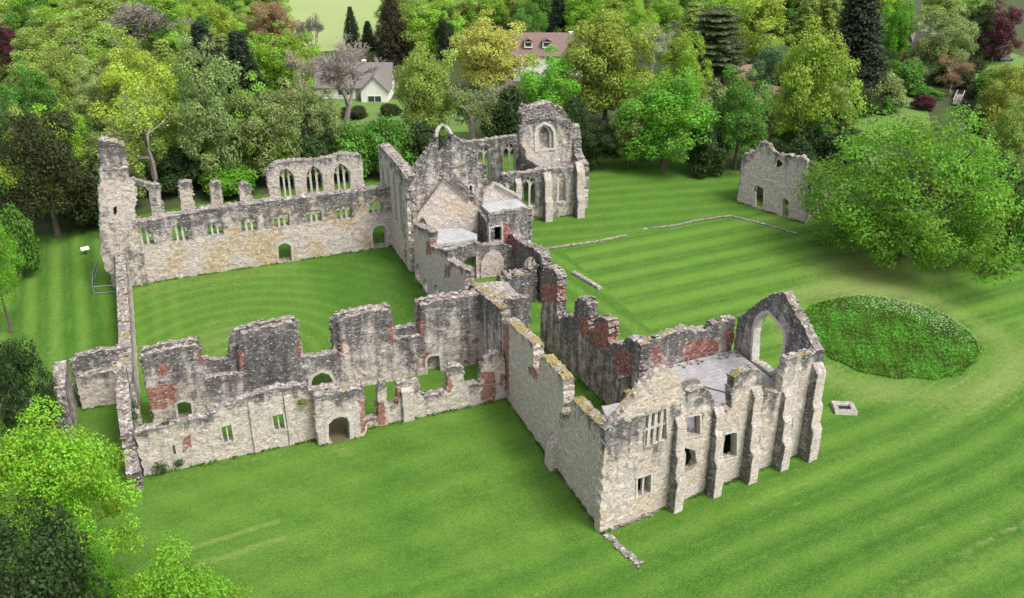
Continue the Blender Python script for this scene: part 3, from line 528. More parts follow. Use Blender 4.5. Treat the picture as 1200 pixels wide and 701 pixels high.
'ch_e':((43.5,110.5),(43.5,95),[(-2.55,-0.3),(-2.55,5.0),(-0.58,5.24),(1.96,5.22),(5.02,5.57),(7.37,6.15),(9.08,6.49),(10.48,6.58),(11.06,5.75),(11.91,5.15),(11.91,-0.3)],[],[[(-1.93,1.06),(-1.89,5.25),(1.33,5.98),(2.6,2.95)]]),
'q':((31.6,93.4),(38.6,93.4),[(0.2,-0.3),(0.2,4.0),(4.52,4.35),(5.96,4.31),(7.63,4.35),(7.8,4.4),(7.8,-0.3)],[],[]),
'rr':((31.6,99.4),(38.6,99.4),[(0.2,-0.3),(0.2,3.2),(3.39,3.42),(4.88,3.39),(6.61,3.44),(7.4,3.4),(7.4,-0.3)],[],[]),
'an_left':((-12.3,95.1),(-12.3,88),[(-0.2,-0.3),(-0.2,5.4),(2.5,5.5),(5,5.5),(6.2,4.9),(7.2,3.5),(7.2,-0.3)],[],[]),
'end':((-6.3,88),(-6.3,77.1),[(0,-0.3),(0,8.2),(0.8,7.8),(1.8,6.4),(3.4,6.0),(5.0,5.7),(6.5,5.0),(7.5,4.3),(8.5,3.3),(9.6,2.3),(10.4,1.9),(10.6,-0.3)],[],[]),
'tr_w_back':((30.1,128.5),(30.1,100),[(-0.27,-0.3),(-0.27,14.2),(1.5,14.36),(5.6,14.44),(10.0,14.4),(14.2,14.0),(14.2,-0.3)],[],[]),
'tr_scar':((30.1,115.6),(45,115.6),[(0.8,4.2),(0.8,7.0),(2.0,8.6),(4.2,11.3),(5.5,12.6),(7.2,11.0),(9.2,9.0),(10.6,7.6),(10.4,4.2)],[[(1.55,6.58),(2.33,7.47),(2.79,6.9),(3.12,5.96),(3.08,4.95),(2.37,5.69)]],[]),
'tr_e':((41.2,129),(41.2,116.5),[(0,-0.3),(0,9),(3,8.2),(5,10),(8,12.4),(12.3,13.5),(12.3,-0.3)],[],[]),
'tr_n':((31.5,129.5),(41.2,129.5),[(0,-0.3),(0,13),(1.5,11),(2.5,7),(7.5,6.5),(9.6,8.5),(9.6,-0.3)],[],[]),
'pres_e':((62.4,140.5),(62.4,127.6),[(0,-0.3),(0,6.0),(2.5,6.5),(4.6,9.5),(6.5,12.2),(8.4,12.8),(9.3,11.8),(10.2,8.4),(12.9,7.4),(12.9,-0.3)],[],[]),
'pres_arch':((56.9,139.5),(61,139.5),[(0,-0.3),(0,6.0),(0.6,7.6),(1.6,8.5),(3,9.2),(4.2,9.2),(4.2,-0.3)],[],[]),
'ch_panel':((31.2,108.8),(45,108.8),[(7.3,0.05),(7.3,2.4),(7.9,3.5),(9.0,4.1),(10.1,3.5),(10.7,2.4),(10.7,0.05)],[],[]),
'ch_e2':((38.4,99.6),(43.2,99.6),[(0,-0.3),(0,3.4),(1.4,4.2),(2.6,4.0),(4.6,5.4),(4.6,-0.3)],[],[]),
'cl_w':((-6,123.6),(-6,88.0),[(0,-0.3),(0,5.3),(6,5.0),(12,5.2),(20,5.0),(28,5.2),(32,5.5),(35.4,5.9),(35.4,-0.3)],[],[]),
'nb_x':((38.1,67),(38.1,57.6),[(0,-0.3),(0,6.6),(2,6.0),(4,6.8),(6,8.8),(8,11),(9.2,12.6),(9.2,-0.3)],[],[]),
'gr_side':((88.6,120.6),(98,123.5),[(0,-0.3),(0,7.6),(2,8.4),(4,7),(7,5),(8,4.6),(8,-0.3)],[],[]),
'gr_back':((92.9,109.6),(101,112.6),[(0,-0.3),(0,9.6),(2,8.8),(4,6.5),(7,5),(8,4),(8,-0.3)],[],[]),
'pres_tb':((50,133),(60,133),[(8.6,-0.3),(8.6,5.0),(7.4,7.0),(5.4,8.4),(4.6,13),(4.57,16.11),(5.630000000000001,16.209999999999997),(6.78,15.959999999999999),(7.640000000000001,16.209999999999997),(8.51,16.369999999999997),(9.38,16.279999999999998),(10.120000000000001,15.700000000000001),(11.0,15.34),(11.76,14.44),(12.68,13.39),(13.4,11.92),(13.55,9.8),(13.3,-0.3)],[],[]),
'pres_tc':((50,131.9),(60,131.9),[(5.7,9.0),(5.7,13.4),(7.3,13.9),(9.2,13.2),(9.3,9.0)],[],[]),
'chapel_gable':((40,116.4),(50,116.4),[(1.2,7.0),(1.3,8.5),(2.4,9.9),(3.5,10.7),(5.2,9.6),(6.9,8.4),(7.2,7.0)],[],[]),
'lib_n':((41,116.6),(47.6,116.6),[(0,-0.3),(0,7.4),(6.6,7.4),(6.6,-0.3)],[],[]),
'lib_e':((46.5,116.5),(46.5,111.4),[(0,-0.3),(0,7.5),(5.1,8.0),(5.1,-0.3)],[],[]),
'pres_in':((50,131.45),(60,131.45),[(5.6,9.0),(5.6,13.5),(7.3,14.1),(9.3,13.3),(9.4,9.0)],[[(6.6,9.6),(6.5,12.0),(6.8,12.9),(7.4,13.3),(8.1,12.8),(8.5,12.0),(8.6,9.6)]],[]),
}


# ------------------------------------------------------------------ ground
gb = 900
ground = obj('ground', mesh('ground', [(-gb, -300, -.05), (gb, -300, -.05), (gb, gb, -.05), (-gb, gb, -.05)], [(0, 1, 2, 3)]), M['floor'], kind='structure')
LAWN = [(-34, 0), (150, 0), (140, 40), (128, 70), (121, 84), (118, 95), (112, 104), (100, 110), (99, 120), (100, 133), (93, 139), (84, 146), (79, 152), (66, 158), (50, 156), (30, 154), (16, 153), (0, 152), (-12, 147), (-20, 148), (-28, 149), (-30, 138), (-24, 128), (-22, 112), (-20, 100), (-24, 80), (-30, 50)]
CIRC = (79.0, 75.5, 10.3)
def lawn_mesh():
    g = .34; xs = np.arange(-34, 150, g); ys = np.arange(6, 158, g)
    nx, ny = len(xs), len(ys); idx = -np.ones((nx, ny), int); v = []; stv = []; drv = []
    rs = np.random.RandomState(3)
    def tri(x): return abs((x % 2) - 1)          # 0..1..0
    def band(x, soft=.22):
        y = x % 2; y = y if y < 1 else 2 - y       # triangle
        return min(1, max(0, (y - .5) / (soft * 2) + .5))
    ins = np.zeros((nx, ny), bool)
    for i, x in enumerate(xs):
        for j, y in enumerate(ys):
            wob = 1.2 * math.sin(x * .7 + y * .3) + .8 * math.sin(y * 1.1 - x * .4)
            if not pip(x + wob * .6, y + wob * .5, LAWN): continue
            ins[i, j] = True
    for i, x in enumerate(xs):
        for j, y in enumerate(ys):
            if not ins[max(0, i - 1):i + 2, max(0, j - 1):j + 2].any(): continue
            idx[i, j] = len(v); v.append((x, y, .004 + .03 * math.sin(x * .21) * math.sin(y * .17)))
            r = math.hypot(x - CIRC[0], y - CIRC[1]); dry = 0.0; st = .42
            w2 = .9 * math.sin(x * .08 + 1) + .7 * math.sin(y * .11) 
            def line(q, w=.10):                                       # thin pale line where two mower passes meet
                f_ = abs((q + .5) % 1 - .5); return max(0, 1 - f_ / w)
            hsh = lambda q: (math.sin(math.floor(q) * 12.9898 + 4.1) * 43758.5453) % 1
            if -6 < x < 31 and 88 < y < 124:                         # cloister garth: rings
                rr = math.hypot(x - 5, (y - 98) * 1.0); st = .34 + .2 * band(rr / 1.25) + .14 * line(rr / 1.25)
                dry = .42 * math.exp(-((x - 4) ** 2 / 70 + (y - 104) ** 2 / 60)) + .35 * math.exp(-((y - 122) ** 2) / 16)
                if x > 15: q = min(1, (x - 15) / 5); st = st * (1 - .6 * q); dry *= 1 - .8 * q
                if x < 0: st += .16 * band(x / 1.1)
            elif x < -7 and y > 95:                                  # west lawn
                st = .16 + .42 * band((x + .04 * y) / 1.5) + .2 * line((x + .04 * y) / 1.5); dry = .3 * math.exp(-((x + 15.5) ** 2) / 2)
            elif x > 41 and y > 72.5:                                # east lawn
                if y > 115.5:
                    q = (y + .17 * x) / 1.9; st = .26 + .18 * band(q) + .22 * line(q) * hsh(q + .5); dry = .1 + .2 * math.exp(-((y - 147) ** 2) / 20)
                elif x < 53:
                    q = (x + .17 * y) / 1.7; st = .22 + .3 * band(q) + .2 * line(q)
                else:
                    q = (y - .06 * x + w2 * .2) / 2.3; st = .2 + .36 * band(q, .18) + .14 * hsh(q) + .3 * line(q, .14) * hsh(q + 9)
                    dry = .06
                dry += .6 * math.exp(-((x - 92) ** 2 / 180 + (y - 91) ** 2 / 70)) + .25 * math.exp(-((x - 95) ** 2 / 300 + (y - 112) ** 2 / 100))
                if r < 18: dry += .36 * math.exp(-((r - 12.8) ** 2) / 5)
            elif x > 31 or y < 56:
                # south-east lawn: stripes that bend round the flower circle
                a = y - .125 * x + w2 * .22
                if x > 64: a -= .0065 * (x - 64) ** 2
                q = a / 1.95
                st = .16 + .3 * band(q, .2) + .2 * (hsh(q) - .3) + .36 * line(q, .17) * (.3 + .7 * hsh(q + 3)) * (.35 + .65 * max(0, math.sin(x * .31 + 5 * hsh(q)) + .4 * math.sin(x * .9 + q)))
                dry = .08 + .3 * hsh(q * .5) * band(q * .5 + .3) * (x > 45) + .4 * line(q, .15) * (hsh(q + 7) > .55) * max(0, math.sin(x * .22 + 6 * hsh(q + 2)))
                if r < 20: ww = math.exp(-((r - 13.5) ** 2) / 9); dry += .36 * ww; st = st * (1 - ww) + ww * (.45 + .2 * line((r - 10.6) / 1.6))
                if x < 45 and y < 58: st = st * .75 + .06
            else:
                q = (y - .12 * x) / 2.6
                st = .36 + .12 * band(q) + .1 * line(q) + .08 * band((x + y) / 3.1) - .16 * math.exp(-((x - 14.5 - .1 * (y - 60)) ** 2) / 7)
                dry = .05 + .5 * math.exp(-((y - 67.8 - .12 * x) ** 2) / .2) * (-4 < x < 5) + .5 * math.exp(-((y - 65.4 - .12 * x) ** 2) / .25) * (-3 < x < 5)
                dry += .4 * math.exp(-((x - 12.3) ** 2 / 1.6 + (y - 76.4) ** 2 / 2.5)) + .25 * math.exp(-((y - 78.3) ** 2) / .5) * (x < 9)
                if x > 26: st -= .12 * band((x - 26) / 2)
            # worn lines at the wall feet
            stv.append(st); drv.append(dry)
    f = [(idx[i, j], idx[i + 1, j], idx[i + 1, j + 1], idx[i, j + 1]) for i in range(nx - 1) for j in range(ny - 1) if min(idx[i, j], idx[i + 1, j], idx[i + 1, j + 1], idx[i, j + 1]) >= 0]
    me = mesh('lawn', v, f)
    for nm, vals in (('stripe', stv), ('dry', drv)):
        a = me.attributes.new(nm, 'FLOAT', 'POINT'); a.data.foreach_set('value', vals)
    for p in me.polygons: p.use_smooth = True
    return me
obj('lawn', lawn_mesh(), M['lawn'], kind='structure')
obj('meadow', mesh('meadow', [(10, 268, 0), (80, 258, 0), (125, 320, 0), (150, 520, 0), (-60, 560, 0), (-40, 330, 0)], [(0, 1, 2, 3, 4, 5)]), M['field'], kind='structure')
obj('cottage_lawn', mesh('cottage_lawn', [(28, 184, 0), (60, 175, 0), (64, 192, 0), (56, 204, 0), (30, 214, 0)], [(0, 1, 2, 3, 4)]), M['garden'], kind='structure')
obj('garden_lawn', mesh('garden_lawn', [(132, 140, 0), (146, 138, 0), (156, 150, 0), (164, 160, 0), (170, 170, 0), (158, 172, 0), (148, 162, 0), (134, 148, 0)], [tuple(range(8))]), M['garden'], kind='structure')
obj('garden_bank', mesh('garden_bank', [(184, 170, 0), (196, 166, 0), (222, 178, 0), (225, 200, 0), (205, 200, 0), (190, 180, 0)], [tuple(range(6))]), M['garden'], kind='structure')
obj('dirt_path', mesh('dirt_path', [(11.6, 78.0, .045), (13.2, 77.9, .045), (13.5, 80, .045), (13.9, 84, .045), (13.6, 89.2, .045), (11.6, 89.2, .045), (11.5, 84, .045), (11.5, 80, .045)], [tuple(range(8))]), M['dirt'], kind='structure')
obj('pond', mesh('pond', [(150, 122, .01), (160, 128, .01), (178, 147, .01), (192, 163, .01), (186, 172, .01), (172, 160, .01), (160, 146, .01), (150, 136, .01), (144, 128, .01)], [tuple(range(9))]), M['water'], kind='structure')

# ------------------------------------------------------------------ the abbey ruins
W_ = WALLS
# church: south nave wall
t = thing('nave_wall', 'long nave wall with eight upper windows over a pale cream lower wall and two doorways', 'ruined wall', (11, 124.1, 0))
wall('nave_s', t, thick=1.7, dark=(-.2, .5, 2.0), ochre=1, seed=1, darkx=[(0, 5.35, 40, 9.6, .5), (0, 5.0, 40, 5.35, .15)], moss=-.1)
for i in range(8): window('nave_s', i, t, 3, off=.3, w=.16, dep=.4, d=.4)
for i in (8, 9): window('nave_s', i, t, 1, name='doorway', w=.28)
t = thing('window_wall', 'freestanding ruined wall with three tall traceried church windows on the far side of the nave', 'ruined wall', (22.8, 141, 0))
wall('nave_n', t, thick=1.3, dark=(.05, .6, 1.6), seed=2)
for i in range(3): window('nave_n', i, t, 3, w=.4, dep=.5, off=.35)
t = thing('broken_arch', 'broken stone arch springing from the west turret to the first nave pier', 'arch', (-3, 141, 0))
wall('arch', t, thick=1.1, dark=(.3, .4, 1.5), seed=3, jag=.08)
for i, lab in enumerate(['broken nave pier nearest the broken arch, tallest of the three stumps', 'middle broken nave pier between two other stumps', 'broken nave pier nearest the three windowed wall, shortest of the stumps']):
    t = thing('pier_stump', lab, 'pier', (3.1 + 4.3 * i, 141, 0), 0, 'broken piers along the far side of the nave')
    wall('stump%d' % i, t, 'shaft', thick=1.3, dark=(.1, .7, 1.5), seed=4 + i, jag=.1)
t = thing('west_turret', 'tall ragged stone turret at the west corner of the nave', 'turret', (-7, 125, 0))
wall('turret_low', t, 'base', thick=3.2, dark=(.35, .1, 2), seed=8, darkx=[(3.0, 9.5, 8, 14.2, -.35)])
wall('turret_mid', t, 'middle_stage', thick=2.6, dark=(.15, .5, 1.5), seed=9)
wall('turret_top', t, 'top_stage', thick=2.0, dark=(.6, .6, 2), seed=10, jag=.2, brick=None) if False else wall('turret_top', t, 'top_stage', thick=2.0, dark=(.5, .6, 2), seed=10, jag=.2)
# south transept
t = thing('south_transept', 'tall ruined church transept with a pointed gable, broken gable window and cream roof scar', 'ruined church', (36, 118, 0))
me = wall('tr_w', t, 'west_wall', thick=.45, dark=(.15, .4, 4), seed=11, darkx=[(6, 0, 15, 7.5, -.6)])
o = wall('tr_w_back', t, 'west_wall_core', thick=1.0, off=.47, dark=(.3, .3, 4), seed=12)
for i in range(4): window('tr_w', i, t, 1, name='blind_lancet', w=.34, dep=.3, d=-.1)
wall('tr_gable', t, 'gable_wall', thick=1.3, dark=(.45, .35, 3), seed=13, moss=.02, jag=.09)
arc = [(4.95, 18.3), (5.12, 19.1), (5.5, 19.75), (5.85, 19.95), (6.4, 19.6), (6.85, 18.95), (7.1, 18.4)]
b = MB().tube([(30.1 + a_, 116.0, z_) for a_, z_ in arc], [.26] * 7, 6); me = b.mesh('gable_arch'); mean_attr(me, .0); me.materials.append(ASHLAR); put(obj('gable_arch', me, None), t)
for i, l in ((0, 1), (1, 1)): window('tr_gable', i, t, l, w=.22, dep=.5)
wall('tr_scar', t, 'plaster_panel', off=-.1, thick=.09, dark=(-.3, .1, 1), ochre=.4, seed=14, jag=.03, stones=False)
wall('chapel_gable', t, 'chapel_gable', thick=.6, dark=(-.2, .2, 1), seed=15, jag=.06)
b = MB().tube([(43.6, 116.1, 10.65), (47.3, 116.1, 8.2)], [.2, .2], 4); me = b.mesh('roof_coping'); mean_attr(me, -.3); me.materials.append(ASHLAR); put(obj('roof_coping', me, None), t)
for (a, b_) in (((35.6, 115.25, 12.75), (30.9, 115.25, 7.2)), ((35.6, 115.25, 12.75), (39.3, 115.25, 9.1)), ((37.2, 115.2, 13.0), (41.2, 115.2, 8.3))):
    b = MB().tube([a, b_], [.13, .13], 4); me = b.mesh('roof_weathering'); mean_attr(me, .8); me.materials.append(STONE); put(obj('roof_weathering', me, None), t)
wall('tr_e', t, 'east_wall', thick=1.2, dark=(.5, .4, 3), seed=16)
wall('tr_n', t, 'crossing_wall', thick=1.2, dark=(.5, .4, 3), seed=17)
# presbytery
t = thing('presbytery', 'ruined east end of the church with a tall broken vault corner', 'ruined church', (55, 133, 0))
wall('pres_s', t, 'aisle_wall', thick=1.2, dark=(.4, .35, 3), seed=18)
for i in (0, 1, 2): window('pres_s', i, t, 2, w=.25, off=.2)
wall('pres_n', t, 'north_wall', thick=1.2, dark=(.4, .4, 2), seed=19)
for i in (0, 1): window('pres_n', i, t, 2, w=.5, dep=.7, off=.1)
wall('pres_t', t, 'vault_corner', thick=.8, dark=(.2, .7, 3), seed=20, darkx=[(4.3, 5.5, 8.2, 9.5, -.5)], ochre=.3)
wall('pres_e', t, 'east_wall', thick=1.4, dark=(.3, .5, 3), seed=21)
window('pres_t', 0, t, 1, name='blind_arch', w=.4, dep=.7); window('pres_in', 0, t, 1, name='blind_arch', w=.3, dep=.5)
wall('pres_arch', t, 'moulded_arch', thick=.9, dark=(.5, .3, 2), seed=22)
wall('pres_tb', t, 'vault_core', thick=1.6, dark=(.4, .7, 3), seed=60, jag=.3)
wall('pres_in', t, 'inner_order', thick=.4, dark=(.2, .5, 3), seed=64, jag=.03, stones=False)
wall('pres_tc', t, 'blind_arch_back', thick=.7, dark=(.3, .5, 3), seed=61, jag=.05, stones=False)
b = MB(); rs_ = random.Random(3)
for q in range(420):
    x = rs_.uniform(54.0, 62.6); f_ = rs_.random(); zt = (14.6 if x < 57 else 14.4 if x < 59 else 14.4 - .6 * (x - 59)); zb = (16.1 if x < 59 else 16.1 - 1.0 * (x - 59))
    b.box((x, 131.2 + 2.2 * f_, zt + (zb - zt) * f_ - .1), (rs_.uniform(.3, .9), rs_.uniform(.3, .8), rs_.uniform(.2, .6)), rs_.random() * 3, .1)
b.hull8([(53.9, 131.9, 13.9), (62.2, 131.2, 11.8), (62.4, 133.6, 11.8), (54.3, 133.6, 13.9), (53.9, 131.2, 14.5), (62.2, 131.2, 12.6), (62.4, 133.6, 13.0), (54.3, 133.6, 16.0)])
me = b.mesh('vault_rubble'); mean_attr(me, .8); me.materials.append(STONE); put(obj('vault_rubble', me, None), t)
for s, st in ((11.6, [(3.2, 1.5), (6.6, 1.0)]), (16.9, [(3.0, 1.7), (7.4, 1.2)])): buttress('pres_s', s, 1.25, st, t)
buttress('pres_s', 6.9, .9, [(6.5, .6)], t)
# east range (sacristy, chapter house, parlour)
t = thing('east_range', 'ruined east cloister range with two pale flat lead roofs and roofless stone rooms', 'ruined range', (36, 106, 0))
wall('er_a', t, 'cloister_wall', thick=1.0, dark=(-.5, 1.2, 2.2), seed=23)
for i in range(3): window('er_a', i, t, 1, name='doorway', w=.25)
wall('ch_p', t, 'chapter_wall', thick=.9, dark=(.4, .5, 2), seed=24)
wall('ch_panel', t, 'pale_arch_panel', off=-.12, thick=.1, dark=(-.2, 0, 1), ochre=.4, seed=25, jag=.03, stones=False)
wall('lib_s', t, 'library_front', thick=.8, dark=(.45, .3, 2), seed=26)
window('lib_s', 0, t, 1, w=.2)
wall('lib_w', t, 'library_side', thick=.8, dark=(.8, .3, 3), seed=27)
wall('lib_n', t, 'library_back', thick=.6, dark=(.6, .3, 2), seed=62)
wall('lib_e', t, 'library_end', thick=.6, dark=(.6, .3, 2), seed=63)
wall('ch_e', t, 'ruined_side_wall', thick=1.3, dark=(.6, .4, 2), seed=28, jag=.3)
wall('q', t, 'parlour_wall', thick=.9, dark=(.6, .4, 2), seed=29, jag=.2)
wall('rr', t, 'low_cross_wall', thick=1.0, dark=(.7, .4, 2), seed=30, jag=.2)
wall('ch_e2', t, 'rubble_corner', thick=2.2, dark=(.7, .4, 2), seed=31, jag=.35)
roof_slab(t, [(31.2, 109.8), (38.4, 109.7), (38.9, 111.2), (37.6, 114.3), (31.4, 115.2)], 5.15, 5.6, M['slabw'], 'lead_roof')
roof_slab(t, [(41.2, 111.6), (47.0, 111.6), (46.6, 116.2), (41.2, 116.4)], 7.5, 7.95, M['slabw'], 'lead_roof')
# broken vault of the parlour with its hole
me = wall_mesh('broken_vault', (31.8, 94.0), (38.6, 94.0), [(0, 0), (6.8, 0), (6.8, 5.2), (0, 5.2)], [[(1.0, 1.0), (2.9, .7), (3.6, 1.9), (2.6, 3.0), (1.3, 2.9)]], [], thick=.5, jag=.05, stones=False, dark=(.7, 0, 1), seed=33)
for v in me.vertices: x, y, z = v.co; v.co = (x, 94.0 + z, 4.25 - .9 * ((x - 35.2) / 3.4) ** 2 * .5 - (y - 94.0) * .9 + .06 * math.sin(x * 7 + z * 5))
put(obj('broken_vault', me, None), t)
# dormitory walls
t = thing('dormitory_wall', 'tall thin cloister corner wall with lichen along its sloping top, joined to the long south wall', 'ruined wall', (31.3, 86, 0))
wall('er_b', t, thick=1.1, dark=(.1, .7, 4), seed=34, moss=.1)
t = thing('dormitory_wall', 'two tall pale slabs of wall with yellow mossy tops and red brick edges above the front lawn', 'ruined wall', (31.3, 73, 0))
wall('er_c', t, thick=1.1, dark=(-.45, .9, 2.2), seed=35, moss=.16)
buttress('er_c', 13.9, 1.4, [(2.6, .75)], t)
t = thing('dormitory_wall', 'jagged dormitory wall of brick faced stumps along the edge of the east lawn', 'ruined wall', (39.5, 83, 0))
wall('er_e', t, thick=1.2, dark=(.45, .5, 3), seed=36, jag=.22, moss=.03)
# refectory range
t = thing('refectory_wall', 'long high ruined wall with three tall masses and brick edged gaps behind the front wall', 'ruined wall', (12, 87.7, 0))
wall('sr_rear', t, thick=.75, dark=(.2, .6, 5), seed=37, moss=-.05, darkx=[(10.6, 0, 17.0, 8, .35)])
wall('sr_back', t, 'rear_leaf', thick=.75, off=.06, dark=(.3, .6, 4), seed=38)
window('sr_rear', 0, t, 1, w=.22); window('sr_rear', 1, t, 1, w=.3, name='doorway'); window('sr_rear', 2, t, 1, w=.22, name='blocked_window')
t = thing('front_wall', 'low front wall with small paired windows and broken openings along the front lawn', 'ruined wall', (12, 79.6, 0))
wall('sr_front', t, thick=.95, dark=(-.15, .85, 1.7), seed=39, moss=-.05)
window('sr_front', 0, t, 1, w=.12, dep=.3); window('sr_front', 1, t, 2, w=.18, dep=.3, head=False); window('sr_front', 2, t, 2, w=.18, dep=.3, head=False)
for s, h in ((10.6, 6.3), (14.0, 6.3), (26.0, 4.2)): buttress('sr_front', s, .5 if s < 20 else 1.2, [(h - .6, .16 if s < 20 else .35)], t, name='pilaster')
t = thing('gate_porch', 'projecting stone porch with a pointed archway in the middle of the front wall', 'porch', (12.5, 78.8, 0))
wall('gate', t, thick=1.15, dark=(.0, .8, 1.8), seed=40)
window('gate', 0, t, 1, w=.4, dep=.5, name='archway', d=-.2)
t = thing('end_wall', 'ivied stepped end wall falling to the grass at the left end of the front wall', 'ruined wall', (-6.9, 82, 0))
wall('end', t, thick=-1.25, dark=(.35, .6, 2), seed=41) if False else wall('end', t, thick=1.2, off=-1.2, dark=(.35, .6, 2), seed=41)
t = thing('cloister_wall', 'long narrow wall running from the west turret down to the front range', 'ruined wall', (-6.6, 106, 0))
wall('cl_w', t, thick=1.25, off=-1.25, dark=(.2, .6, 1.5), seed=42)
t = thing('annexe', 'low roofless square stone annexe at the far left of the ruins', 'ruined building', (-10, 93, 0))
wall('an_back', t, 'back_wall', thick=1.0, dark=(.6, .3, 2), seed=43)
wall('an_mid', t, 'inner_ledge_wall', thick=1.1, dark=(.15, .4, 1.5), seed=44)
wall('an_left', t, 'side_wall', thick=1.2, off=-1.2, dark=(.4, .5, 2), seed=45)
# abbot's house
t = thing('ruined_house', 'large roofless buttressed stone house with a big arched gable window and grey flat roof', 'ruined house', (42, 64, 0))
wall('nb_w', t, 'west_wall', thick=1.15, dark=(-.3, .95, 3), seed=46, moss=.16)
wall('nb_s', t, 'south_wall', thick=.85, dark=(-.1, .85, 3.2), ochre=.25, seed=47, moss=.06, darkx=[(0, 5, 7.8, 11.3, .3), (1, 11.3, 8, 15.5, -.75)])
wall('nb_e', t, 'east_gable', thick=.95, dark=(.35, .5, 3), seed=48)
wall('nb_n', t, 'north_wall', thick=1.1, dark=(.4, .5, 2), seed=49, moss=.05, jag=.2)
wall('nb_x', t, 'inner_wall', thick=.8, dark=(.7, .4, 2), seed=50, jag=.25, moss=.1)
window('nb_s', 0, t, 4, w=.16, head=False, tr=.52, d=.45); window('nb_s', 1, t, 2, w=.2, head=False); window('nb_s', 2, t, 1, w=.16); window('nb_s', 4, t, 1, w=.22)
window('nb_s', 5, t, 1, w=.14, dep=.3); window('nb_s', 6, t, 1, w=.12, dep=.3); window('nb_e', 0, t, 1, name='arched_window', w=.3, dep=.8, d=.1)
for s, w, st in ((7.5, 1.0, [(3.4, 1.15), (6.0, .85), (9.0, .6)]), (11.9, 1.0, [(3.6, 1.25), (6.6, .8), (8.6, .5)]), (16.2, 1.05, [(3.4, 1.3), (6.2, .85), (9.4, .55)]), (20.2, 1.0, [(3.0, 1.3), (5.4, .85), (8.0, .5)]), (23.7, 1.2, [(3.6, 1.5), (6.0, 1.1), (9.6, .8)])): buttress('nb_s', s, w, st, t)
roof_slab(t, [(38.9, 58.9), (53.7, 60.8), (53.6, 71.0), (41.2, 70.6), (39.2, 66.5)], 5.2, 5.75, M['slab'], 'flat_roof')
roof_slab(t, [(32.1, 58.0), (37.9, 58.6), (38.2, 66.2), (32.1, 65.6)], 4.6, 5.1, M['rubble_dark'], 'fallen_floor')
roof_slab(t, [(34.8, 63.4), (38.0, 62.8), (38.2, 66.0), (35.4, 66.2)], 5.3, 6.0, M['slab'], 'flat_roof')
b = MB()
for q in range(90): b.box((32.8 + 5 * rng.random(), 59 + 6 * rng.random(), 5.1 + .5 * rng.random()), (rng.uniform(.2, .7), rng.uniform(.2, .6), rng.uniform(.15, .5)), rng.random() * 3, .06)
me = b.mesh('rubble'); mean_attr(me, .8); me.materials.append(STONE); put(obj('rubble', me, None, kind='stuff'), t)
b = MB()
for q in range(110):
    e_ = rng.random(); x = 39.2 + 14.2 * e_; y = (59.0 + 1.9 * e_ + abs(rng.gauss(0, .35))) if q % 2 else (70.6 - abs(rng.gauss(0, .35)))
    b.box((x, y, 5.78), (rng.uniform(.15, .5), rng.uniform(.15, .45), rng.uniform(.1, .3)), rng.random() * 3, .05)
me = b.mesh('fallen_stones'); mean_attr(me, .7); me.materials.append(STONE); put(obj('fallen_stones', me, None, kind='stuff'), t)
for (x, y, rx) in ((45.5, 66.8, 1.1), (44.0, 63.2, 1.1)):
    b = MB().prism([(x + rx * math.cos(a * .5236) * (1 + .2 * math.sin(a * 2.3)), y + rx * .55 * math.sin(a * .5236)) for a in range(12)], 5.7, 5.92)
    put(obj('hatch_cover', b.mesh('hatch_cover'), M['rubble_dark']), t)
put(obj('roof_seam', MB().box((47.2, 64.9, 5.83), (3.4, .14, .14), R(-48)).mesh('roof_seam'), M['rubble_dark']), t)
# gatehouse ruin beyond the east lawn
t = thing('gatehouse_ruin', 'small ruined stone tower with two dark doorways beside the big maple', 'ruined tower', (92, 115, 0))
wall('gr', t, 'front_wall', thick=.9, dark=(.0, .6, 2), seed=51, jag=.18)
wall('gr_side', t, 'side_wall', thick=1.0, dark=(.4, .5, 2), seed=52)
wall('gr_back', t, 'back_wall', thick=1.0, dark=(.4, .5, 2), seed=53)
window('gr', 0, t, 1, w=.25, name='doorway'); window('gr', 1, t, 1, w=.2, name='doorway')
# foundations and stones
def stone_line(name, label, pts, w, h, dens, cat='foundation', sz=1.0):
    b = MB()
    for (x0, y0), (x1, y1) in zip(pts, pts[1:]):
        L = math.hypot(x1 - x0, y1 - y0)
        for q in range(int(L * dens)):
            tt = rng.random(); b.box((x0 + (x1 - x0) * tt + rng.uniform(-w, w) * .5, y0 + (y1 - y0) * tt + rng.uniform(-w, w) * .5, h * rng.uniform(.2, .5)), (sz * rng.uniform(.2, .55), sz * rng.uniform(.2, .5), h * rng.uniform(.7, 1.3)), rng.random() * 3, .05 * sz)
    me = b.mesh(name); mean_attr(me, .85); me.materials.append(STONE)
    return tag(obj(name, me, None), label, cat)
stone_line('foundation_line', 'low stone foundation line on the lawn running from the east range towards the gatehouse ruin', [(46.6, 115.2), (52, 114.7), (58, 114.4), (64.2, 114.8)], .25, .14, 18, sz=.8)
stone_line('foundation_line', 'longer low stone foundation line ending at the gatehouse ruin', [(67.9, 116.1), (73, 115.6), (78, 116.2), (83.3, 115.9), (86.5, 110.5), (88.5, 106)], .25, .14, 18, sz=.8)
b = MB().box((51.64, 102.8, .12), (.7, 6.2, .3), R(10.8), .04).box((51.64, 102.8, .29), (.5, 6.0, .06), R(10.8), .02)
me = b.mesh('stone_kerb'); mean_attr(me, .5); me.materials.append(STONE); tag(obj('stone_kerb', me, None), 'short straight stone kerb lying alone on the east lawn', 'kerb')
stone_line('foundation_strip', 'narrow strip of rubble foundation at the front corner of the ruined house', [(31.0, 55.9), (31.3, 54), (31.9, 51.4)], .5, .18, 16, sz=.8)
stone_line('rubble_footing', 'thin row of loose stones along the foot of the ruined house front', [(31.6, 56.28), (36.8, 56.98)], .12, .16, 22, sz=.75)
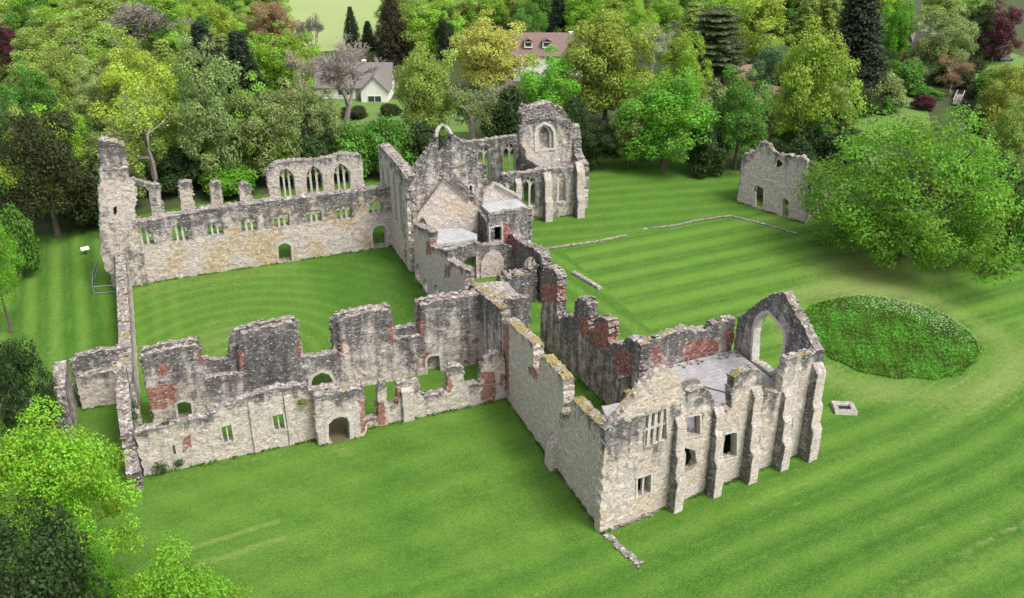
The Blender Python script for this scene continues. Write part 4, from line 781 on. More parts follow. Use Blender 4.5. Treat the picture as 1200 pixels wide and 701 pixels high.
stone_line('low_wall', 'low broken wall running left from the annexe', [(-13, 96.2), (-16, 96.4), (-21, 96.8)], .8, .9, 14, 'ruined wall')
t = thing('stone_trough', 'rectangular stone block with a dark sunken centre on the right lawn', 'stone trough', (63.3, 64.2, 0), R(-25))
b = MB()
for c, d_ in (((0, .75, .22), (2.3, .5, .44)), ((0, -.75, .22), (2.3, .5, .44)), ((-.9, 0, .22), (.5, 1.0, .44)), ((.9, 0, .22), (.5, 1.0, .44))): b.box(c, d_, 0, .03)
me = b.mesh('rim'); mean_attr(me, -.1); me.materials.append(ASHLAR); obj('rim', me, None, t)
obj('sunken_centre', MB().box((0, 0, .12), (1.35, 1.05, .1)).mesh('sunken_centre'), M['rubber'], t)
# fence by the turret
t = thing('wire_fence', 'angled grey metal railing with mesh panels beside the west turret', 'fence', (-10.8, 127, 0))
fp = [(-10.3, 132.0), (-10.8, 127.3), (-10.8, 123.1), (-7.6, 122.6)]
b = MB()
for a, c in zip(fp, fp[1:]):
    for z in (1.1, .15): b.tube([(*a, z), (*c, z)], [.05, .05], 5)
put(obj('rails', b.mesh('rails'), M['greymetal']), t)
for x, y in fp: put(obj('post', MB().tube([(x, y, 0), (x, y, 1.2)], [.06, .06], 6).mesh('post'), M['greymetal']), t)
for a, c in zip(fp[1:], fp[2:]):
    b = MB(); nB = 26
    for q in range(nB): x = a[0] + (c[0] - a[0]) * (q + .5) / nB; y = a[1] + (c[1] - a[1]) * (q + .5) / nB; b.tube([(x, y, .15), (x, y, 1.1)], [.018, .018], 4)
    put(obj('mesh_panel', b.mesh('mesh_panel'), M['mesh']), t)
t = thing('info_sign', 'small white sign on a short dark post on the west lawn', 'sign', (-11.9, 137.6, 0), R(15))
obj('post', MB().tube([(0, 0, 0), (0, .05, .8)], [.05, .05], 6).mesh('post'), M['rubber'], t)
obj('panel', MB().hull8([(-.55, -.25, .7), (.55, -.25, .7), (.55, .3, 1.0), (-.55, .3, 1.0), (-.55, -.27, .76), (.55, -.27, .76), (.55, .28, 1.06), (-.55, .28, 1.06)]).mesh('panel'), M['white'], t)

# ------------------------------------------------------------------ houses
def quad_roof(w, d, e, r, ov=.4, th=.18):
    b = MB(); x0, x1 = -w / 2 - ov, w / 2 + ov; y = d / 2 + ov; ez = e - ov * (r - e) / (d / 2)
    for s in (-1, 1):
        p = [(x0, s * y, ez), (x1, s * y, ez), (x1, 0, r), (x0, 0, r)]
        b.hull8([(a, q, z + .03) for a, q, z in p] + [(a, q, z + th + .03) for a, q, z in p])
    me = b.mesh('roof'); bm = bmesh.new(); bm.from_mesh(me); bmesh.ops.recalc_face_normals(bm, faces=bm.faces); bm.to_mesh(me); bm.free(); return me
def gable_walls(w, d, e, r):
    b = MB(); X = w / 2; Y = d / 2
    v = [(-X, -Y, -.2), (X, -Y, -.2), (X, Y, -.2), (-X, Y, -.2), (-X, -Y, e), (X, -Y, e), (X, Y, e), (-X, Y, e), (-X, 0, r), (X, 0, r)]
    f = [(0, 1, 5, 4), (2, 3, 7, 6), (1, 2, 6, 9, 5), (3, 0, 4, 8, 7), (4, 5, 9, 8), (6, 7, 8, 9)]
    return mesh('wall', v, f)
def house(name, label, loc, rz, w, d, e, r, wm, rm, wins=(), chim=(), wings=(), dorm=(), door=None):
    t = thing(name, label, 'house', (*loc, 0), rz)
    obj('wall', gable_walls(w, d, e, r), wm, t); rf = obj('roof', quad_roof(w, d, e, r), rm, t)
    for (x, y, h) in chim:
        c = obj('chimney', MB().box((x, y, h - .9), (.9, .7, 2.4)).box((x, y, h + .35), (1.05, .85, .15)).mesh('chimney'), wm, rf)
    for (x, ww, z, hh) in wins:
        f = obj('window', MB().box((x - ww / 2, -d / 2 - .04, z), (.1, .12, hh)).box((x + ww / 2, -d / 2 - .04, z), (.1, .12, hh)).box((x, -d / 2 - .04, z), (.08, .12, hh)).box((x, -d / 2 - .04, z + hh / 2), (ww + .1, .12, .1)).box((x, -d / 2 - .05, z - hh / 2), (ww + .2, .18, .12)).mesh('window'), M['white'], t)
        obj('pane', MB().box((x, -d / 2 - .012, z), (ww, .03, hh)).mesh('pane'), M['glass'], f)
    for (x, ww, wd, we, wr, wmat) in wings:       # front wings: ridge runs front to back
        g = Matrix.Translation((x, -d / 2 - wd / 2 + 1.0, 0)) @ Matrix.Rotation(R(90), 4, 'Z')
        a = obj('wing', gable_walls(wd + 2.0, ww, we, wr), wmat, t); a.matrix_local = g
        a2 = obj('wing_roof', quad_roof(wd + 2.0, ww, we, wr), rm, a)
        fy = -(wd + 2.0) / 2 - .03
        f = obj('window', MB().box((fy, 0, we * .55), (.12, ww * .5, .1)).box((fy, -ww * .25, we * .3), (.12, .1, we * .5)).box((fy, ww * .25, we * .3), (.12, .1, we * .5)).box((fy, 0, we * .3), (.12, .1, we * .5)).mesh('window'), M['white'], a)
        obj('pane', MB().box((fy + .02, 0, we * .3), (.05, ww * .5, we * .5)).mesh('pane'), M['glass'], f)
    for (x, ww) in dorm:
        zc = e + (r - e) * .42; yc = -d / 2 * (1 - .42) - .2
        a = obj('dormer', MB().box((x, yc, zc + .5), (ww, 1.8, 1.5)).mesh('dormer'), M['white'], rf)
        b = MB()
        for s in (-1, 1): b.hull8([(x, yc - 1.2, zc + 1.9), (x + s * (ww / 2 + .25), yc - 1.2, zc + 1.2), (x + s * (ww / 2 + .25), yc + 1.6, zc + 1.2), (x, yc + 1.6, zc + 1.9), (x, yc - 1.2, zc + 2.05), (x + s * (ww / 2 + .25), yc - 1.2, zc + 1.35), (x + s * (ww / 2 + .25), yc + 1.6, zc + 1.35), (x, yc + 1.6, zc + 2.05)])
        me = b.mesh('dormer_roof'); bm = bmesh.new(); bm.from_mesh(me); bmesh.ops.recalc_face_normals(bm, faces=bm.faces); bm.to_mesh(me); bm.free()
        obj('dormer_roof', me, rm, rf)
        obj('dormer_window', MB().box((x, yc - .92, zc + .6), (ww * .75, .05, .9)).mesh('dormer_window'), M['glass'], rf)
    if door: obj('door', MB().box((door, -d / 2 - .03, 1.0), (1.0, .1, 2.1)).mesh('door'), M['wood'], t)
    return t
CAMZ = R(-21.612)
house('white_cottage', 'white cottage with grey tiled roof and front gable among the trees', (45.5, 213), CAMZ, 17, 8, 2.8, 7.2, M['white'], M['slate'], wins=[(-2.2, 2.6, 1.6, 1.6), (-6, 1.4, 1.6, 1.3)], chim=[(2.2, .5, 7.4)], wings=[(5.2, 6.0, 3.0, 2.6, 5.6, M['white'])], dorm=[(-3.2, 2.0)], door=1.0)
house('red_roofed_house', 'long house with a red tiled roof and a pale gabled stone wing', (93.5, 218), CAMZ, 24, 9, 5.2, 9.6, M['white'], M['redroof'], wins=[(-2, 2.2, 4.0, 1.3), (3, 2.4, 4.0, 1.3), (8, 2.0, 3.8, 1.3)], chim=[(8, 0, 9.6)], wings=[(-8.0, 7.0, 5.0, 4.8, 7.6, M['stonehouse'])], dorm=[(2.0, 2.2), (-2.6, 2.0)])
house('brick_house', 'red brick house with two gables half hidden by a pale green tree', (199, 194), CAMZ + R(8), 18, 9, 5.0, 9.2, M['brickwall'], M['slate'], wins=[(-1, 1.6, 3.6, 1.3), (2, 1.6, 3.6, 1.3)], chim=[(0, .3, 9.2)], wings=[(-7.0, 5.4, 2.5, 4.6, 8.0, M['brickwall']), (7.0, 5.4, 2.5, 4.6, 8.0, M['brickwall'])])
house('brown_roofed_cottage', 'small cottage with a brown tiled roof beside the cedar', (131, 187), CAMZ + R(20), 9, 6, 2.6, 4.8, M['brickwall'], M['shingle'], wins=[(0, 1.4, 1.5, 1.1)])
house('shingle_roofed_barn', 'barn with a brown shingle roof behind the ruined gatehouse trees', (126, 160), CAMZ - R(35), 11, 8, 2.8, 6.2, M['wood'], M['shingle'], wins=[(0, 1.6, 1.5, 1.1)])
house('pale_roofed_house', 'pale distant house glimpsed between the big oak and the cedar', (135, 232), CAMZ, 22, 8, 4.5, 7.5, M['stonehouse'], M['slate'], wins=[(5, 2.0, 3.4, 1.3), (-4, 2.0, 3.4, 1.3)])
# rail on the cottage lawn
t = thing('rail_fence', 'long pale wooden rail fence across the front of the cottage lawn', 'fence', (45, 184, 0))
p0, p1 = Vector((33, 190)), Vector((60, 180))
b = MB()
for z in (.5, .95): b.tube([(*p0, z), (*p1, z)], [.07, .07], 4)
put(obj('rails', b.mesh('rails'), M['palebark']), t)
for q in range(12): c = p0.lerp(p1, q / 11); put(obj('post', MB().box((c.x, c.y, .55), (.16, .16, 1.1)).mesh('post'), M['palebark']), t)
# jetty
t = thing('wooden_jetty', 'pale wooden jetty with thin rails reaching into the pond', 'jetty', (171, 157, 0), R(40))
obj('deck', MB().box((0, 0, .35), (10, 1.6, .15)).mesh('deck'), M['palebark'], t)
for s in (-1, 1): obj('railing', MB().tube([(-5, s * .75, 1.3), (5, s * .75, 1.3)], [.06, .06], 4).mesh('railing'), M['white'], t)
for x in (-4.5, -1.5, 1.5, 4.5):
    for s in (-1, 1): obj('post', MB().box((x, s * .75, .6), (.14, .14, 1.4)).mesh('post'), M['palebark'], t)
# car
t = thing('parked_car', 'grey car parked beside the hedge at the top right', 'car', (214, 184, 0), R(-10))
b = MB().hull8([(-2.1, -.85, .35), (2.1, -.85, .35), (2.1, .85, .35), (-2.1, .85, .35), (-2.1, -.8, .95), (2.05, -.8, .85), (2.05, .8, .85), (-2.1, .8, .95)])
obj('body', b.mesh('body'), M['carpaint'], t)
obj('cabin', MB().hull8([(-2.0, -.78, .95), (1.1, -.78, .9), (1.1, .78, .9), (-2.0, .78, .95), (-1.7, -.62, 1.5), (.4, -.62, 1.5), (.4, .62, 1.5), (-1.7, .62, 1.5)]).mesh('cabin'), M['glass'], t)
obj('roof', MB().box((-.65, 0, 1.52), (2.2, 1.28, .06)).mesh('roof'), M['carpaint'], t)
for x in (-1.3, 1.3):
    for s in (-1, 1): obj('wheel', MB().tube([(x, s * .72, .32), (x, s * .9, .32)], [.32, .32], 12).mesh('wheel'), M['rubber'], t)
for s in (-1, 1): obj('headlight', MB().box((2.1, s * .6, .68), (.05, .3, .16)).mesh('headlight'), M['white'], t)

# ------------------------------------------------------------------ trees
def quads(c, nrm, size, var, rs):
    """leaf cards: centres c (k,3), normals, sizes -> verts, faces"""
    k = len(c)
    a = rs.normal(size=(k, 3)); tx = np.cross(nrm, a); tx /= np.linalg.norm(tx, axis=1)[:, None] + 1e-9; ty = np.cross(nrm, tx)
    L = size[:, None]; W = L * .62
    v = np.stack([c - tx * L, c - ty * W + nrm * L * .12, c + tx * L, c + ty * W + nrm * L * .12], 1).reshape(-1, 3)
    return v, np.repeat(var, 4)
def leaf_mesh(name, parts):
    v = np.concatenate([p[0] for p in parts]); va = np.concatenate([p[1] for p in parts]); n = len(v) // 4
    me = bpy.data.meshes.new(name); me.vertices.add(len(v)); me.vertices.foreach_set('co', v.astype(np.float32).ravel())
    me.loops.add(n * 4); me.loops.foreach_set('vertex_index', np.arange(n * 4, dtype=np.int32))
    me.polygons.add(n); me.polygons.foreach_set('loop_start', np.arange(0, n * 4, 4, dtype=np.int32))
    me.update(calc_edges=True)
    a = me.attributes.new('var', 'FLOAT', 'POINT'); a.data.foreach_set('value', va.astype(np.float32))
    me.materials.append(M['leaf']); return me
def unit(x): return x / (np.linalg.norm(x, axis=1)[:, None] + 1e-9)
def crown_round(seed, ncl, per, rr, z0, z1, leaf, rc=(.2, .36), lump=.25, flat=.75, cut=-.3, prof=1.0, czf=.45, dmin=-.55):
    """broadleaf crown in unit form: radius rr, from z0 to z1"""
    rs = np.random.RandomState(seed); parts = []; cen = []
    cz = z0 + (z1 - z0) * czf; hz = z1 - cz; hl = cz - z0
    ph = rs.uniform(0, 6.28, 6)
    for i in range(ncl):
        d = rs.normal(size=3); d /= np.linalg.norm(d)
        if d[2] < dmin: d[2] = abs(d[2]); d /= np.linalg.norm(d)
        lm = 1 + lump * (math.sin(3 * math.atan2(d[1], d[0]) + ph[0]) * .5 + math.sin(5 * math.atan2(d[1], d[0]) + 3 * d[2] + ph[1]) * .5 + math.sin(4 * d[2] + ph[2]) * .3)
        rad = (rs.uniform(.62, .88) if rs.rand() < .8 else rs.uniform(.25, .6)) * lm
        q = rs.uniform(*rc) * rr
        c = np.array([d[0] * rr * rad, d[1] * rr * rad, cz + d[2] * (hz if d[2] > 0 else hl) * rad * prof]); cen.append((c, q))
        n = int(per * (q / (rr * .28)) ** 2)
        dd = unit(rs.normal(size=(n, 3))); keep = (dd @ d > cut) | (dd[:, 2] > .1); dd = dd[keep]; n = len(dd)
        p = c + dd * q * (rs.uniform(.55, 1.08, (n, 1))) * np.array([1, 1, flat])
        nr = unit(dd * .7 + np.array([0, 0, .45]) + rs.normal(size=(n, 3)) * .42)
        parts.append(quads(p, nr, leaf * rs.uniform(.6, 1.25, n), np.clip(rs.normal(.45, .2) + rs.normal(0, .16, n), 0, 1), rs))
    return parts, cen
def trunk_mesh(name, seed, h, r, cen=(), lean=.03, forks=6, z_f=.35):
    rs = random.Random(seed); b = MB()
    pts = [(0, 0, -.3)]; x = y = 0
    for i in range(1, 7): x += rs.uniform(-lean, lean) * h * .3; y += rs.uniform(-lean, lean) * h * .3; pts.append((x, y, h * i / 6))
    b.tube(pts, [r * (1.25 if i == 0 else 1 - .13 * i) for i in range(7)], 8)
    cl = list(cen); rs.shuffle(cl)
    for c, q in cl[:forks]:
        zz = max(h * z_f, min(h * .9, c[2] - .45 * math.hypot(c[0], c[1]))); s = Vector((x * zz / h, y * zz / h, zz)); e = Vector(c); m = s.lerp(e, .5) + Vector((0, 0, -.04 * h))
        b.tube([s, m, e], [r * .42, r * .27, r * .08], 6)
    return b.mesh(name)
def bare_branches(seed, h, rr, levels=5, r0=.3, twigw=.035):
    rs = random.Random(seed); b = MB(); tips = []
    def grow(p, dvec, L, r, lv):
        e = p + dvec * L; m = p.lerp(e, .5) + Vector((rs.uniform(-1, 1), rs.uniform(-1, 1), rs.uniform(-.5, .7))) * L * .08
        b.tube([p, m, e], [r, r * .82, r * .62], 5 if lv < 2 else 3)
        if lv >= levels: tips.append(e); return
        for q in range(rs.choice((3, 3, 4)) if lv < 4 else 3):
            nd = (dvec + Vector((rs.gauss(0, 1), rs.gauss(0, 1), rs.gauss(.3, .55))) * (.55 if lv else .6)).normalized()
            grow(p.lerp(e, rs.uniform(.55, 1)), nd, L * rs.uniform(.58, .82), max(r * (.55 if lv < 2 else .5), twigw), lv + 1)
    grow(Vector((0, 0, h * .16)), Vector((rs.uniform(-.1, .1), rs.uniform(-.1, .1), 1)).normalized(), h * .2, r0, 0)
    # normalise the spread to the wanted radius and height
    vv = np.array([tuple(v) for v in b.v]); mr = np.percentile(np.hypot(vv[:, 0], vv[:, 1]), 97); zt = vv[:, 2].max(); zb = h * .16
    sx = rr / mr; sz = (h - zb) / (zt - zb)
    b.v = [(x * sx, y * sx, zb + (z - zb) * sz) for x, y, z in b.v]; tips = [Vector((p.x * sx, p.y * sx, zb + (p.z - zb) * sz)) for p in tips]
    return b, tips
PR = {}      # prototype meshes, modelled for a crown radius of 1 and a height of 1 x scale given at placement
def proto(kind, i):
    k = (kind, i)
    if k in PR: return PR[k]
    sd = hash_(kind) + i * 13
    if kind == 'round':
        p, cen = crown_round(sd, 120, 360, 6.6, .6, 16.2, .205, lump=.36, rc=(.15, .29), dmin=-.88); me = leaf_mesh('crown', p); PR[k] = (trunk_mesh('trunk', sd, 12, .38, cen), me, 6.0, 16.0, 'bark')
    elif kind == 'oak':
        p, cen = crown_round(sd, 230, 470, 6.5, 1.0, 16.2, .135, rc=(.12, .23), lump=.3, flat=.7); me = leaf_mesh('crown', p); PR[k] = (trunk_mesh('trunk', sd, 12, .38, cen, forks=9), me, 6.0, 16.0, 'bark')
    elif kind == 'yew':
        p, cen = crown_round(sd, 150, 260, 6.5, .0, 14.2, .2, rc=(.14, .24), lump=.15, flat=.95); me = leaf_mesh('crown', p); PR[k] = (trunk_mesh('trunk', sd, 9, .4, cen), me, 6.0, 14.0, 'bark')
    elif kind == 'bush':
        p, cen = crown_round(sd, 80, 170, 3.3, -.2, 4.1, .17, rc=(.2, .36), lump=.3); me = leaf_mesh('crown', p); PR[k] = (trunk_mesh('trunk', sd, 2.2, .12, cen, z_f=.1), me, 3.0, 4.0, 'bark')
    elif kind in ('conifer', 'cypress', 'cedar'):
        rs = np.random.RandomState(sd); parts = []; cen = []; H = 20.0; RR = 5.0
        lev = {'conifer': 22, 'cypress': 26, 'cedar': 11}[kind]
        for l in range(lev):
            tz = (l + .3) / lev
            if kind == 'conifer': rad = RR * (1.02 - tz) ** .72; z = H * (.06 + .93 * tz)
            elif kind == 'cypress': rad = RR * min(1, (1.04 - tz) * 1.7) ** .8 * .95; z = H * (.02 + .97 * tz)
            else: rad = RR * (1.0 - .62 * tz ** 1.6) * rs.uniform(.75, 1.05); z = H * (.2 + .78 * tz)
            nb = max(5, int(11 * rad / RR)) if kind != 'cedar' else 10
            a0 = rs.uniform(0, 6.28)
            for q in range(nb):
                a = a0 + 6.283 * q / nb + rs.uniform(-.25, .25); ln = rad * rs.uniform(.72, 1.08)
                for f in ((.45, .75, 1.0) if kind != 'cypress' else (.55, .9)):
                    dz = -.35 * ln * f * f if kind == 'conifer' else (.02 * ln if kind == 'cedar' else .1)
                    c = np.array([math.cos(a) * ln * f, math.sin(a) * ln * f, z + dz + rs.uniform(-.2, .2)]); cen.append((c, .6))
                    n = {'conifer': 46, 'cypress': 46, 'cedar': 62}[kind]; s = {'conifer': (1.0, 1.0, .55), 'cypress': (.9, .9, .9), 'cedar': (1.15, 1.15, .22)}[kind]
                    dd = unit(rs.normal(size=(n, 3))); p = c + dd * np.array(s) * rs.uniform(.3, 1.05, (n, 1)); 
                    if kind == 'conifer': p[:, 2] -= .25 * np.hypot(p[:, 0] - c[0], p[:, 1] - c[1])
                    nr = unit(dd * .5 + np.array([math.cos(a) * .3, math.sin(a) * .3, .5]) + rs.normal(size=(n, 3)) * .4)
                    parts.append(quads(p, nr, .24 * rs.uniform(.6, 1.2, n), np.clip(rs.normal(.4, .18) + rs.normal(0, .15, n), 0, 1), rs))
        PR[k] = (trunk_mesh('trunk', sd, H * .93, .42, [c for c in cen if c[0][2] < H * .8], forks=14, z_f=.1), leaf_mesh('crown', parts), RR, H, 'bark')
    elif kind in ('bare', 'sparse'):
        b, tips = bare_branches(sd, 16, 6.6, 7 if kind == 'bare' else 5, .3, .026 if kind == 'bare' else .035)
        rs = np.random.RandomState(sd); me2 = b.mesh('branches')
        tr = MB().tube([(0, 0, -.3), (.1, .05, 1.4), (0, 0, 2.9)], [.45, .34, .29], 8).mesh('trunk')
        lf = None
        if kind == 'sparse':
            parts = []
            for tpt in tips:
                if rs.rand() < .45: continue
                n = 26; p = np.array(tpt) + rs.normal(size=(n, 3)) * .5; nr = unit(rs.normal(size=(n, 3)) * .6 + np.array([0, 0, .7]))
                parts.append(quads(p, nr, .2 * rs.uniform(.6, 1.2, n), np.clip(rs.normal(.45, .2) + rs.normal(0, .14, n), 0, 1), rs))
            lf = leaf_mesh('crown', parts)
        me2.materials.append(M['palebark']); PR[k] = (tr, lf, 5.6, 16.0, 'palebark', me2)
    return PR[k]
def hash_(s): return sum(ord(c) * (i + 3) for i, c in enumerate(s)) % 1000
TINT = {'green': (0.1, 0.24, 0.032), 'lime': (0.24, 0.41, 0.042), 'olive': (0.275, 0.38, 0.075), 'sage': (0.235, 0.31, 0.1), 'yellow': (0.32, 0.44, 0.055), 'gold': (0.46, 0.49, 0.11), 'copper': (0.116, 0.034, 0.042), 'rust': (0.295, 0.206, 0.1), 'blossom': (0.425, 0.378, 0.236), 'yewbrown': (0.055, 0.066, 0.02), 'yewgreen': (0.042, 0.078, 0.02), 'darkgreen': (0.034, 0.054, 0.028), 'brownconifer': (0.064, 0.057, 0.028), 'cedargreen': (0.11, 0.156, 0.059), 'vivid': (0.15, 0.36, 0.032), 'oakbrown': (0.25, 0.31, 0.05), 'bluegreen': (0.137, 0.238, 0.092), 'white': (0.72, 0.696, 0.6), 'limefront': (0.18, 0.39, 0.026), 'grey': (0.3, 0.27, 0.22)}
NM = {'round': 'broadleaf_tree', 'oak': 'broadleaf_tree', 'yew': 'yew_tree', 'bush': 'bush', 'conifer': 'conifer_tree', 'cypress': 'cypress_tree', 'cedar': 'cedar_tree', 'bare': 'bare_tree', 'sparse': 'budding_tree'}
def tree(u, v, h, r, kind, tint, label, group=None):
    nv = {'round': 5, 'bush': 3, 'bare': 2, 'sparse': 2, 'oak': 2, 'yew': 2, 'conifer': 2}.get(kind, 1)
    p = proto(kind, rng.randrange(nv))
    t = thing(NM[kind], label, 'tree' if kind != 'bush' else 'bush', (u, v, 0), rng.uniform(0, 6.28), group)
    sx = r / p[2]; sz = h / p[3]; col = TINT[tint]; k = rng.uniform(.88, 1.12)
    if kind in ('round', 'conifer') and False: pass
    def part(nm, me, m):
        o = obj(nm, me, m, t); o.scale = (sx, sx, sz); o.color = (min(1, col[0] * k * rng.uniform(.93, 1.07)), min(1, col[1] * k), min(1, col[2] * k), 1); return o
    part('trunk', p[0], M[p[4]])
    if len(p) > 5: part('branches', p[5], M[p[4]])
    if p[1] is not None: part('crown', p[1], M['leaf'])
    return t
